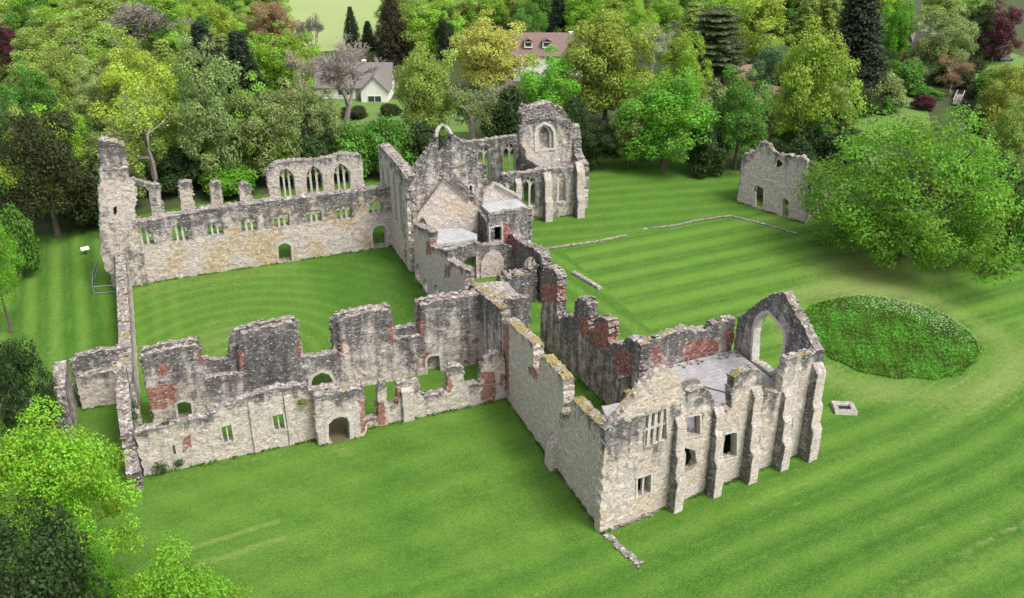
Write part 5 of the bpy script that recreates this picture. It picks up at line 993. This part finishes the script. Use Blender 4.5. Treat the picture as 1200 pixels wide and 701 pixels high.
TREES = [
(-26.1, 268.2, 16.0, 6.7, 'round', 'green', 'mid green tree in the top left corner of the wood', None),
(-19.0, 270.9, 16.0, 5.3, 'round', 'lime', 'bright green round tree behind the pale olive crowns at top left', None),
(-29.2, 257.9, 13.0, 3.5, 'round', 'copper', 'dark purple copper tree at the left edge of the wood', None),
(-19.9, 241.8, 17.0, 6.5, 'round', 'olive', 'pale olive tree crown right of the purple copper tree', None),
(-9.6, 229.3, 18.0, 7.6, 'round', 'olive', 'broad pale olive tree left of the grey bare tree', None),
(-0.7, 251.4, 19.0, 9.0, 'bare', 'grey', 'large grey leafless tree at the top left of the wood', None),
(-15.7, 199.5, 16.0, 4.6, 'round', 'olive', 'dull sage tree lump below the pale olive crowns', None),
(-8.6, 189.0, 16.0, 4.2, 'round', 'sage', 'dull sage tree left of the tall lime yellow crown', None),
(-1.2, 186.2, 20.0, 7.0, 'round', 'yellow', 'tall lime yellow tree above the west turret', None),
(-20.6, 191.9, 17.0, 5.1, 'round', 'green', 'vivid green spreading tree at the left edge of the wood', None),
(-15.8, 145.9, 19.4, 6.9, 'yew', 'yewbrown', 'large dark brownish yew at the left lawn edge', None),
(7.0, 197.1, 16.0, 3.6, 'round', 'lime', 'bright lime tree left of the dark drooping conifer', None),
(13.2, 218.1, 18.0, 6.2, 'conifer', 'darkgreen', 'dark green conifer with drooping boughs in the left wood', None),
(18.5, 194.1, 20.0, 6.5, 'conifer', 'darkgreen', 'second dark drooping conifer beside the orange brown tree', None),
(9.0, 158.6, 24.0, 5.6, 'round', 'sage', 'big grey green tree left of the bare trunk behind the nave', None),
(-0.9, 158.1, 17.8, 6.4, 'sparse', 'yellow', 'yellow green tree with pale visible branches by the west turret', None),
(19.0, 254.7, 17.0, 5.4, 'round', 'yellow', 'yellow green tree at the top edge left of the orange brown tree', None),
(21.7, 208.1, 17.0, 4.2, 'round', 'lime', 'lime tree between the dark conifers', None),
(33.4, 251.9, 17.0, 6.2, 'round', 'rust', 'orange brown tree at the top below the far field', None),
(9.9, 241.0, 16.0, 3.5, 'bare', 'grey', 'slim grey leafless tree beside the dark conifer', None),
(-19.0, 143.7, 13.4, 3.6, 'sparse', 'yellow', 'thin pale tree with bare branches in front of the dark yew', None),
(29.2, 209.2, 17.0, 6.5, 'round', 'lime', 'round lime tree left of the white cottage', None),
(40.7, 237.6, 15.0, 3.4, 'bare', 'grey', 'small grey leafless tree left of the dark cypress', None),
(56.4, 264.4, 11.2, 2.4, 'cypress', 'darkgreen', 'narrow dark cypress behind the white cottage', None),
(60.1, 260.4, 7.9, 2.8, 'conifer', 'darkgreen', 'short dark conifer between cypress and tall conifer', None),
(61.5, 239.4, 18.0, 4.8, 'cypress', 'brownconifer', 'tall dark brownish conifer behind the white cottage', None),
(34.7, 171.9, 20.9, 7.4, 'bare', 'grey', 'large leafless grey tree in front of the white cottage', None),
(49.0, 168.6, 20.5, 5.6, 'round', 'olive', 'rounded olive yellow tree right of the white cottage', None),
(72.4, 239.4, 17.0, 7.3, 'round', 'lime', 'lime tree at the top right of the tall conifer', None),
(73.3, 231.0, 14.0, 2.4, 'round', 'darkgreen', 'small dark round tree in front of the lime tree at the top', None),
(73.6, 200.9, 18.0, 8.1, 'round', 'gold', 'golden yellow tree left of the red roofed house', None),
(30.9, 196.1, 14.0, 4.1, 'sparse', 'blossom', 'pale pinkish blossoming tree left of the white cottage', None),
(19.6, 159.1, 17.7, 5.5, 'round', 'sage', 'olive grey tree behind the north nave windows', None),
(14.2, 159.8, 14.3, 3.6, 'round', 'yewgreen', 'dark evergreen left of the north nave windows', None),
(56.2, 162.3, 12.8, 5.3, 'sparse', 'sage', 'sparse brownish green tree behind the transept gable', None),
(63.5, 167.0, 12.3, 4.5, 'bare', 'grey', 'grey twiggy tree left of the east end of the church', None),
(107.7, 237.8, 17.0, 4.2, 'conifer', 'darkgreen', 'dark conifer at the top above the red roofed house', None),
(93.8, 225.0, 17.0, 4.8, 'round', 'green', 'green tree behind the red roofed house', None),
(73.4, 166.2, 16.6, 6.2, 'round', 'vivid', 'bright green round tree behind the ruined east end', None),
(86.7, 167.3, 24.2, 8.5, 'round', 'oakbrown', 'large olive brown oak right of the red roofed house', None),
(85.1, 140.5, 18.4, 7.7, 'round', 'vivid', 'large bright green tree at the lawn edge right of the church', None),
(100.9, 161.7, 19.6, 5.0, 'round', 'lime', 'light green tree above the large bright tree by the lawn', None),
(124.7, 186.4, 19.3, 8.1, 'cedar', 'cedargreen', 'flat layered cedar at the top right of the church', None),
(113.8, 170.6, 6.7, 2.2, 'round', 'copper', 'small dark purple tree behind the bright lawn edge tree', None),
(112.8, 194.4, 15.0, 4.3, 'bare', 'grey', 'grey leafless tree left of the cedar', None),
(97.0, 135.3, 17.0, 5.0, 'round', 'green', 'mid green tree left of the ruined gatehouse', None),
(149.1, 206.6, 19.0, 8.8, 'round', 'yellow', 'bright yellow green tree at the top right of the cedar', None),
(131.0, 173.1, 13.7, 4.4, 'round', 'bluegreen', 'soft blue green tree behind the tall lime tree', None),
(113.8, 138.3, 25.2, 6.7, 'round', 'yellow', 'tall lime yellow tree behind the ruined gatehouse', None),
(146.7, 165.3, 26.1, 9.7, 'conifer', 'darkgreen', 'very tall broad dark conifer right of the lime yellow tree', None),
(183.7, 192.3, 17.0, 4.0, 'round', 'vivid', 'bright green tree right of the tall broad conifer', None),
(180.3, 173.4, 18.3, 6.7, 'round', 'sage', 'pale grey green tree in front of the brick house', None),
(175.2, 163.8, 7.9, 4.6, 'sparse', 'rust', 'small brownish tree below the brick house', None),
(208.6, 183.6, 16.0, 5.3, 'round', 'copper', 'dark red tree at the top right corner', None),
(203.8, 186.5, 15.0, 4.9, 'round', 'yewgreen', 'dark green tree beside the brick house', None),
(155.6, 130.5, 15.9, 5.1, 'round', 'oakbrown', 'olive yellow tree at the right edge above the pond', None),
(139.2, 115.1, 14.3, 3.7, 'round', 'olive', 'yellow olive tree at the right edge beside the pond', None),
(107.5, 84.0, 10.9, 2.7, 'bush', 'green', 'dark green shrub at the right edge behind the big maple', None),
(96.3, 118.3, 9.8, 3.6, 'bush', 'yewgreen', 'dark bush behind the gatehouse ruin', None),
(74.1, 145.4, 8.9, 4.3, 'round', 'yewgreen', 'dark evergreen at the lawn edge behind the church east end', None),
(79.4, 143.3, 12.3, 3.8, 'round', 'sage', 'grey green understorey tree left of the large bright tree', None),
(90.6, 135.3, 8.0, 3.5, 'bush', 'yewgreen', 'dark bush between the bright tree and the mid green tree', None),
(38.1, 155.1, 9.2, 4.2, 'bush', 'green', 'broad green bush behind the transept at the wood edge', None),
(32.4, 156.9, 8.4, 4.5, 'bush', 'green', 'green bush below the bare tree at the wood edge', None),
(26.0, 156.5, 10.7, 4.4, 'bush', 'yewgreen', 'dark green bush right of the olive grey tree', None),
(44.6, 155.1, 7.9, 3.8, 'bush', 'yewgreen', 'dark bush left of the transept gable', None),
(10.6, 155.3, 4.8, 4.3, 'bush', 'vivid', 'bright green low hedge bush behind the nave piers', None),
(3.9, 160.6, 7.1, 4.5, 'bush', 'yewgreen', 'very dark bush behind the first nave pier', None),
(-10.0, 149.5, 8.0, 4.6, 'bush', 'yewgreen', 'dark bush left of the west turret', None),
(-5.1, 160.6, 5.2, 3.5, 'bush', 'yewgreen', 'very dark bush behind the west turret', None),
(-19.9, 132.4, 9.4, 2.9, 'bush', 'green', 'low green bush at the left edge of the west lawn', None),
(64.4, 162.5, 10.4, 4.9, 'bush', 'yewgreen', 'dark undergrowth bush behind the presbytery', None),
(71.0, 149.8, 11.2, 3.1, 'bush', 'yewgreen', 'dark bush right of the ruined east end', None),
(33.2, 193.2, 2.4, 2.3, 'bush', 'yewbrown', 'clipped brown shrub on the cottage lawn, leftmost of three', None),
(40.6, 193.8, 2.2, 2.7, 'bush', 'yewbrown', 'clipped brown shrub on the cottage lawn under the bare tree', None),
(48.2, 192.9, 2.2, 2.0, 'bush', 'yewbrown', 'clipped brown shrub on the cottage lawn, rightmost of three', None),
(163.9, 168.3, 3.4, 1.4, 'bush', 'white', 'white blossoming bush right of the tall broad conifer', None),
(168.4, 169.1, 2.0, 1.8, 'bush', 'olive', 'clipped yellow green hedge beside the white blossoming bush', None),
(166.6, 162.2, 2.2, 2.9, 'bush', 'green', 'clipped dark green hedge below the brick house', None),
(144.8, 155.4, 3.9, 2.0, 'bush', 'yewgreen', 'clipped dark shrub on the garden lawn, left of the pair', None),
(148.0, 154.2, 3.5, 1.5, 'bush', 'green', 'rounded green shrub on the garden lawn, right of the pair', None),
(158.6, 154.4, 2.8, 2.2, 'bush', 'copper', 'red leaved shrub left of the pond', None),
(110.6, 126.4, 8.6, 4.5, 'bush', 'yewgreen', 'dark shrubbery between the gatehouse ruin and the big maple', None),
(122.2, 101.8, 8.6, 4.0, 'bush', 'yewgreen', 'dark shrubs behind the big maple at the right', None),
(140.5, 156.4, 5.5, 3.7, 'bush', 'yewgreen', 'dark shrub at the foot of the tall broad conifer', None),
(212.6, 188.3, 2.9, 3.4, 'bush', 'green', 'green hedge beside the grey car', None),
(196.1, 177.8, 2.6, 2.6, 'bush', 'yewgreen', 'dark shrub below the brick house garden', None),
(-11.7, 65.8, 17.0, 5.4, 'oak', 'limefront', 'bright lime tree in the left foreground', None),
(-12.6, 55.4, 15.9, 4.3, 'yew', 'yewgreen', 'dark green yew in the bottom left corner', None),
(-3.9, 48.9, 15.1, 4.5, 'oak', 'limefront', 'bright lime tree crown at the bottom edge', None),
(-8.9, 58.1, 10.3, 1.8, 'oak', 'vivid', 'small light green tree left of the bottom lime crown', None),
(-15.8, 87.4, 12.8, 2.9, 'yew', 'yewgreen', 'dark green bush at the left edge by the annexe wall', None),
(-20.1, 115.5, 16.9, 2.8, 'oak', 'vivid', 'light green tree cut off by the left edge', None),
(26.1, 261.6, 13.4, 5.6, 'round', 'olive', 'pale olive tree crown just behind the second dark drooping conifer', 'trees filling the wood'),
(67.7, 242.9, 16.7, 6.9, 'round', 'olive', 'pale olive tree crown just right of the tall dark brownish conifer', 'trees filling the wood'),
(-7.0, 219.3, 13.9, 5.8, 'round', 'lime', 'bright lime tree crown just behind the dull sage tree', 'trees filling the wood'),
(13.0, 236.3, 14.2, 6.1, 'round', 'olive', 'pale olive tree crown just behind the dark green conifer', 'trees filling the wood'),
(228.8, 214.5, 16.4, 6.5, 'round', 'olive', 'pale olive tree crown just behind the dark green tree', 'trees filling the wood'),
(16.3, 270.5, 14.7, 6.3, 'round', 'lime', 'bright lime tree crown just behind the yellow green tree', 'trees filling the wood'),
(35.5, 280.9, 16.2, 6.7, 'round', 'olive', 'pale olive tree crown just behind the orange brown tree', 'trees filling the wood'),
(10.9, 237.9, 14.7, 6.0, 'round', 'lime', 'bright lime tree crown just right of the slim grey leafless tree', 'trees filling the wood'),
(-8.3, 298.3, 13.2, 7.5, 'round', 'olive', 'pale olive tree crown just behind the large grey leafless tree', 'trees filling the wood'),
(-19.2, 216.5, 15.8, 5.8, 'round', 'olive', 'pale olive tree crown just behind the dull sage tree lump', 'trees filling the wood'),
(119.1, 216.3, 16.6, 5.6, 'round', 'lime', 'bright lime tree crown just behind the large olive brown oak', 'trees filling the wood'),
(123.6, 252.5, 14.5, 6.6, 'round', 'lime', 'bright lime tree crown just behind the dark conifer', 'trees filling the wood'),
(127.3, 261.3, 14.8, 8.2, 'round', 'olive', 'pale olive tree crown just behind the dark conifer', 'trees filling the wood'),
(-16.2, 240.8, 15.9, 6.4, 'round', 'olive', 'pale olive tree crown just right of the pale olive tree crown', 'trees filling the wood'),
(-3.3, 224.0, 15.1, 5.1, 'round', 'sage', 'grey green tree crown just behind the tall lime yellow tree', 'trees filling the wood'),
(15.9, 246.0, 14.8, 5.3, 'conifer', 'green', 'mid green conifer crown just behind the dark green conifer', 'trees filling the wood'),
(137.3, 232.1, 14.7, 5.9, 'round', 'lime', 'bright lime tree crown just behind the grey leafless tree', 'trees filling the wood'),
(24.3, 213.2, 15.1, 5.1, 'round', 'green', 'mid green tree crown just right of the lime tree between the dark conifers', 'trees filling the wood'),
(-4.6, 208.2, 15.3, 5.2, 'round', 'sage', 'grey green tree crown just behind the dull sage tree', 'trees filling the wood'),
(122.0, 249.8, 16.8, 6.4, 'conifer', 'lime', 'bright lime conifer crown just behind the dark conifer', 'trees filling the wood'),
(213.4, 206.6, 16.8, 7.8, 'round', 'olive', 'pale olive tree crown just behind the pale grey green tree', 'trees filling the wood'),
(68.4, 252.5, 15.5, 5.9, 'round', 'green', 'mid green tree crown just behind the tall dark brownish conifer', 'trees filling the wood'),
(131.6, 201.7, 14.9, 5.7, 'conifer', 'green', 'mid green conifer crown just behind the flat layered cedar', 'trees filling the wood'),
(186.3, 227.4, 13.8, 7.2, 'round', 'olive', 'pale olive tree crown just behind the tall lime yellow tree', 'trees filling the wood'),
(72.1, 264.3, 16.1, 6.1, 'round', 'green', 'mid green tree crown just behind the lime tree', 'trees filling the wood'),
(4.8, 215.2, 15.4, 5.3, 'conifer', 'olive', 'pale olive conifer crown just behind the bright lime tree', 'trees filling the wood'),
(85.4, 264.4, 13.3, 5.9, 'round', 'olive', 'pale olive tree crown just behind the lime tree', 'trees filling the wood'),
(189.5, 243.1, 13.2, 8.3, 'round', 'lime', 'bright lime tree crown just behind the bright yellow green tree', 'trees filling the wood'),
(192.1, 217.4, 16.3, 6.9, 'conifer', 'green', 'mid green conifer crown just behind the very tall broad dark conifer', 'trees filling the wood'),
(175.1, 218.0, 14.2, 6.6, 'conifer', 'olive', 'pale olive conifer crown just behind the tall lime yellow tree', 'trees filling the wood'),
(-12.3, 216.9, 16.7, 4.8, 'conifer', 'sage', 'grey green conifer crown just left of the broad pale olive tree', 'trees filling the wood'),
(200.4, 218.4, 16.1, 7.8, 'round', 'lime', 'bright lime tree crown just behind the bright green tree', 'trees filling the wood'),
(221.3, 211.4, 14.9, 7.0, 'round', 'green', 'mid green tree crown just behind the pale grey green tree', 'trees filling the wood'),
(10.1, 255.3, 13.6, 5.7, 'round', 'green', 'mid green tree crown just behind the slim grey leafless tree', 'trees filling the wood'),
(-30.4, 261.8, 14.2, 5.8, 'conifer', 'olive', 'pale olive conifer crown just left of the dark purple copper tree', 'trees filling the wood'),
(-13.4, 227.8, 14.0, 5.0, 'round', 'olive', 'pale olive tree crown just left of the broad pale olive tree', 'trees filling the wood'),
(136.2, 214.7, 15.4, 7.2, 'conifer', 'olive', 'pale olive conifer crown just behind the flat layered cedar', 'trees filling the wood'),
(132.7, 244.2, 14.8, 7.5, 'round', 'lime', 'bright lime tree crown just behind the light green tree', 'trees filling the wood'),
(0.9, 306.5, 13.3, 7.9, 'round', 'lime', 'bright lime tree crown just behind the large grey leafless tree', 'trees filling the wood'),
(75.2, 267.9, 16.7, 7.2, 'round', 'green', 'mid green tree crown just behind the small dark round tree', 'trees filling the wood'),
(175.1, 209.8, 16.8, 6.7, 'conifer', 'olive', 'pale olive conifer crown just behind the very tall broad dark conifer', 'trees filling the wood'),
(18.0, 221.7, 14.5, 5.5, 'conifer', 'sage', 'grey green conifer crown just behind the second dark drooping conifer', 'trees filling the wood'),
(87.0, 270.4, 15.4, 8.0, 'conifer', 'olive', 'pale olive conifer crown just behind the lime tree', 'trees filling the wood'),
(-13.7, 201.6, 16.9, 5.4, 'round', 'olive', 'pale olive tree crown just right of the dull sage tree lump', 'trees filling the wood'),
(227.1, 219.0, 13.3, 6.0, 'conifer', 'olive', 'pale olive conifer crown just behind the pale grey green tree', 'trees filling the wood'),
(-20.7, 160.4, 16.6, 4.2, 'round', 'green', 'mid green tree crown just behind the large dark brownish yew', 'trees filling the wood'),
(-16.8, 156.2, 17.2, 4.6, 'round', 'olive', 'pale olive tree crown just behind the large dark brownish yew', 'trees filling the wood'),
(-13.5, 158.4, 16.0, 4.4, 'round', 'lime', 'bright lime tree crown just behind the large dark brownish yew', 'trees filling the wood'),
(-10.7, 162.9, 13.2, 4.2, 'round', 'green', 'mid green tree crown just left of the dull sage tree', 'trees filling the wood'),
(-6.4, 155.8, 14.2, 4.1, 'round', 'sage', 'grey green tree crown just left of the yellow green tree', 'trees filling the wood'),
(-0.2, 166.8, 15.9, 4.2, 'round', 'olive', 'pale olive tree crown just behind the yellow green tree', 'trees filling the wood'),
(2.4, 164.0, 13.1, 4.1, 'round', 'olive', 'pale olive tree crown just right of the yellow green tree', 'trees filling the wood'),
(6.5, 165.1, 10.8, 4.9, 'round', 'olive', 'pale olive tree crown just left of the dark evergreen', 'trees filling the wood'),
(11.4, 160.3, 12.7, 3.9, 'round', 'lime', 'bright lime tree crown just left of the dark evergreen', 'trees filling the wood'),
(16.1, 161.5, 17.1, 4.4, 'round', 'lime', 'bright lime tree crown just left of the olive grey tree', 'trees filling the wood'),
(20.4, 157.6, 10.7, 4.1, 'round', 'lime', 'bright lime tree crown just right of the dark evergreen', 'trees filling the wood'),
(25.4, 157.5, 18.5, 4.6, 'round', 'sage', 'grey green tree crown just right of the pale pinkish blossoming tree', 'trees filling the wood'),
(-28.7, 309.8, 16.4, 8.9, 'round', 'lime', 'bright lime tree crown just behind the mid green tree in the top left', 'trees filling the wood'),
(-20.0, 308.2, 15.2, 9.0, 'round', 'green', 'mid green tree crown just behind the bright green round tree', 'trees filling the wood'),
(-9.2, 289.2, 17.6, 8.7, 'round', 'olive', 'pale olive tree crown just behind the broad pale olive tree', 'trees filling the wood'),
(6.7, 280.9, 16.6, 8.2, 'round', 'lime', 'bright lime tree crown just behind the slim grey leafless tree', 'trees filling the wood'),
(17.9, 298.3, 15.5, 9.4, 'round', 'olive', 'pale olive tree crown just behind the slim grey leafless tree', 'trees filling the wood'),
(25.0, 279.9, 16.6, 8.1, 'round', 'green', 'mid green tree crown just behind the yellow green tree', 'trees filling the wood'),
(33.9, 280.3, 17.0, 7.3, 'round', 'lime', 'bright lime tree crown just behind the orange brown tree', 'trees filling the wood'),
(-1.3, 303.5, 17.7, 9.0, 'round', 'lime', 'bright lime tree crown just behind the broad pale olive tree', 'trees filling the wood'),
(78.4, 262.8, 17.9, 7.5, 'round', 'olive', 'pale olive tree crown just behind the tall dark brownish conifer', 'trees filling the wood'),
(95.0, 266.6, 15.7, 7.6, 'round', 'lime', 'bright lime tree crown just behind the golden yellow tree', 'trees filling the wood'),
(108.4, 273.7, 15.1, 9.1, 'round', 'olive', 'pale olive tree crown just behind the green tree', 'trees filling the wood'),
(110.6, 253.0, 17.1, 7.3, 'round', 'green', 'mid green tree crown just behind the dark conifer', 'trees filling the wood'),
(114.5, 233.4, 17.7, 7.6, 'round', 'lime', 'bright lime tree crown just right of the dark conifer', 'trees filling the wood'),
(135.6, 248.8, 15.9, 9.1, 'round', 'sage', 'grey green tree crown just behind the large olive brown oak', 'trees filling the wood'),
(149.4, 248.3, 16.2, 8.9, 'round', 'green', 'mid green tree crown just behind the flat layered cedar', 'trees filling the wood'),
(154.3, 229.2, 17.9, 8.0, 'round', 'lime', 'bright lime tree crown just behind the flat layered cedar', 'trees filling the wood'),
(183.6, 237.6, 15.8, 8.8, 'round', 'green', 'mid green tree crown just behind the bright yellow green tree', 'trees filling the wood'),
(189.6, 227.8, 16.3, 8.9, 'round', 'green', 'mid green tree crown just behind the very tall broad dark conifer', 'trees filling the wood'),
(101.4, 159.5, 7.9, 4.0, 'bush', 'sage', 'grey green bush just left of the small dark purple tree', 'trees filling the wood'),
(109.8, 155.6, 6.0, 3.6, 'bush', 'yewgreen', 'dark green bush just behind the mid green tree', 'trees filling the wood'),
(115.4, 151.9, 6.6, 4.5, 'bush', 'sage', 'grey green bush just behind the mid green tree', 'trees filling the wood'),
(85.5, 152.5, 4.4, 3.3, 'bush', 'green', 'mid green bush just behind the grey green understorey tree', 'trees filling the wood'),
(173.7, 150.7, 6.6, 3.9, 'bush', 'yewgreen', 'dark green bush just behind the olive yellow tree', 'trees filling the wood'),
(165.9, 180.3, 4.8, 5.2, 'bush', 'yewgreen', 'dark green bush just behind the tall lime yellow tree', 'trees filling the wood'),
(151.1, 159.3, 6.5, 4.7, 'bush', 'sage', 'grey green bush just left of the small brownish tree', 'trees filling the wood'),
(192.0, 160.9, 4.2, 5.5, 'bush', 'yewgreen', 'dark green bush just behind the yellow olive tree', 'trees filling the wood'),
(163.2, 138.2, 4.2, 5.2, 'bush', 'sage', 'grey green bush just behind the yellow olive tree', 'trees filling the wood'),
(180.5, 168.2, 4.6, 4.2, 'bush', 'yewgreen', 'dark green bush just right of the small brownish tree', 'trees filling the wood'),
(120.4, 170.9, 4.1, 4.3, 'bush', 'yewgreen', 'dark green bush just right of the small dark purple tree', 'trees filling the wood'),
(107.4, 175.0, 5.5, 4.0, 'bush', 'green', 'mid green bush just behind the large bright green tree', 'trees filling the wood'),
(156.3, 133.6, 6.1, 3.8, 'bush', 'yewgreen', 'dark green bush just left of the olive yellow tree', 'trees filling the wood'),
(172.9, 149.1, 7.9, 4.1, 'bush', 'green', 'mid green bush just behind the olive yellow tree', 'trees filling the wood'),
(98.0, 189.4, 6.8, 4.2, 'bush', 'sage', 'grey green bush just behind the grey green understorey tree', 'trees filling the wood'),
(167.1, 143.5, 5.2, 3.3, 'bush', 'yewgreen', 'dark green bush just right of the dark green tree', 'trees filling the wood'),
(134.4, 171.8, 7.1, 3.5, 'bush', 'yewgreen', 'dark green bush just right of the soft blue green tree', 'trees filling the wood'),
(113.7, 179.8, 4.2, 4.8, 'bush', 'yewgreen', 'dark green bush just behind the small dark purple tree', 'trees filling the wood'),
(114.9, 140.1, 4.7, 4.0, 'bush', 'green', 'mid green bush just right of the mid green tree', 'trees filling the wood'),
(164.5, 168.0, 7.2, 4.6, 'bush', 'green', 'mid green bush just left of the small brownish tree', 'trees filling the wood'),
(157.0, 173.4, 4.9, 5.1, 'bush', 'sage', 'grey green bush just behind the tall lime yellow tree', 'trees filling the wood'),
(131.7, 154.6, 7.7, 4.8, 'bush', 'sage', 'grey green bush just right of the soft blue green tree', 'trees filling the wood'),
(113.2, 171.1, 6.2, 4.5, 'bush', 'sage', 'grey green bush just behind the large bright green tree', 'trees filling the wood'),
(118.8, 134.7, 7.3, 3.8, 'bush', 'yewgreen', 'dark green bush just right of the mid green tree', 'trees filling the wood'),
]

named = [q for q in TREES if q[6]]
def short(l):
    w = l.split(); return ' '.join(w[:6]) if len(w) > 6 else l
for q in TREES:
    tree(*q)

# the big maple on the east lawn
def big_tree():
    RR, H = 15.3, 20.6
    p, cen = crown_round(78, 235, 640, RR, .7, H, .235, rc=(.12, .225), lump=.3, flat=.62, cut=.0, prof=.97, czf=.38, dmin=-.8)
    t = thing('maple_tree', 'huge spreading bright green maple standing alone on the lawn beside the ruined gatehouse', 'tree', (97.8, 93.2, 0))
    obj('trunk', trunk_mesh('trunk', 5, 9.5, .75, cen, forks=46, z_f=.22), M['bark'], t)
    c = obj('crown', leaf_mesh('crown', p), M['leaf'], t); c.color = (.135, .305, .024, 1)
big_tree()

# ------------------------------------------------------------------ wild flower circle and wall plants
def meadow_circle():
    rs = np.random.RandomState(11); n = 42000
    a = rs.uniform(0, 6.283, n); r = CIRC[2] * np.sqrt(rs.uniform(0, 1, n)) * (1 + .02 * np.sin(7 * a) + .015 * np.sin(17 * a + 1)); x = CIRC[0] + r * np.cos(a); y = CIRC[1] + r * np.sin(a)
    hgt = .42 + .22 * np.sin(x * 1.3 + .5 * y) * np.sin(y * 1.6) + .2 * np.sin(x * 3.1 + y * 1.7) * np.sin(y * 3.7 - x) ; z = rs.uniform(.05, 1, n) * np.clip(hgt, .12, .95) * .42
    nr = unit(rs.normal(size=(n, 3)) * .8 + np.array([0, 0, .5]))
    pat = np.sin(x * .8 + y * .5) * .2 + np.sin(x * 2.1 - y * 1.4) * .14 + np.sin(y * .9 - x * .3 + 2) * .14
    return leaf_mesh('flower_meadow', [quads(np.stack([x, y, z], 1), nr, .15 * rs.uniform(.6, 1.4, n), np.clip(.42 + pat + rs.normal(0, .2, n), 0, 1), rs)])
o = obj('flower_meadow', meadow_circle(), None, kind='stuff'); o.color = (.11, .275, .03, 1)
rs = np.random.RandomState(5); n = 1500; a = rs.normal(.42, .55, n); r = CIRC[2] * np.clip(rs.normal(.86, .14, n), 0, .99)
o = obj('white_flowers', leaf_mesh('white_flowers', [quads(np.stack([CIRC[0] + r * np.cos(a), CIRC[1] + r * np.sin(a), rs.uniform(.2, .45, n)], 1), unit(rs.normal(size=(n, 3)) * .3 + np.array([0, 0, 1])), .09 * rs.uniform(.6, 1.5, n), rs.uniform(.3, .8, n), rs)]), None, kind='stuff'); o.color = (.34, .42, .22, 1)
def verge():
    rs = np.random.RandomState(21); P_ = []
    for key, w in WALLS.items():
        if key not in ('nave_s', 'nave_n', 'stump0', 'stump1', 'stump2', 'turret_low', 'pres_s', 'er_a', 'er_b', 'er_c', 'nb_w', 'sr_front', 'gate', 'nb_s', 'er_e', 'gr', 'an_mid', 'end', 'cl_w', 'tr_w'): continue
        A, t, n = frame_of(key); o_ = w[2]; s0 = o_[0][0]; s1 = o_[-1][0]
        hs = [(min(q[0] for q in h), max(q[0] for q in h)) for h in w[3] if min(q[1] for q in h) < .3]
        k = int((s1 - s0) * 34); s_ = rs.uniform(s0, s1, k); d_ = -np.abs(rs.normal(.08, .16, k)); ok = np.ones(k, bool)
        for a, b in hs: ok &= ~((s_ > a) & (s_ < b))
        s_ = s_[ok]; d_ = d_[ok]; nn = np.sin(s_ * 1.3) + np.sin(s_ * 3.1 + 1) + rs.normal(0, .5, len(s_)); keep = nn > -.4; s_ = s_[keep]; d_ = d_[keep]
        P_.append(np.stack([A.x + t.x * s_ + n.x * d_, A.y + t.y * s_ + n.y * d_, rs.uniform(.02, .2, len(s_))], 1))
    P_ = np.concatenate(P_); k = len(P_)
    return leaf_mesh('rough_grass', [quads(P_, unit(rs.normal(size=(k, 3)) * .7 + np.array([0, -.3, .5])), .12 * rs.uniform(.5, 1.4, k), rs.uniform(.1, .9, k), rs)])
o = obj('rough_grass', verge(), None, kind='stuff'); o.color = (.085, .16, .028, 1)
def clump(label, c, r, col, k=160, name='wall_plant'):
    rs = np.random.RandomState(int(abs(c[0] * 37 + c[1] * 11 + c[2] * 5)) % 9999)
    dd = unit(rs.normal(size=(k, 3))); p = np.array(c) + dd * np.array(r) * rs.uniform(.4, 1.05, (k, 1))
    o = obj(name, leaf_mesh(name, [quads(p, unit(dd + np.array([0, -.2, .5])), .11 * rs.uniform(.6, 1.3, k), rs.uniform(0, 1, k), rs)]), None); o.color = (*col, 1)
    return tag(o, label, 'plant')
G1 = (.03, .085, .02); G2 = (.16, .16, .015)
clump('ivy tuft at the top corner of the stepped end wall', (-6.3, 85.2, 4.6), (.9, .5, .5), G1)
clump('ivy growing down the middle of the stepped end wall', (-6.2, 82.6, 4.9), (.5, .9, .4), G1)
clump('dark shrub at the foot of the front wall near its left end', (-4.6, 79.0, .9), (.8, .4, .7), G1)
clump('smaller shrub beside the dark shrub at the front wall foot', (-2.9, 79.1, .9), (.6, .3, .4), G1, 110)
clump('green tuft on the wall top behind the small left slit window', (-3.4, 79.8, 5.2), (.6, .3, .25), G1, 90)
clump('yellow green plant on the ledge left of the projecting porch', (9.3, 79.0, 5.0), (.7, .3, .45), G2, 120)
clump('green fern growing in the broken opening under the cream gable', (32.6, 115.0, 5.9), (.9, .5, .8), (.06, .13, .02), 140)
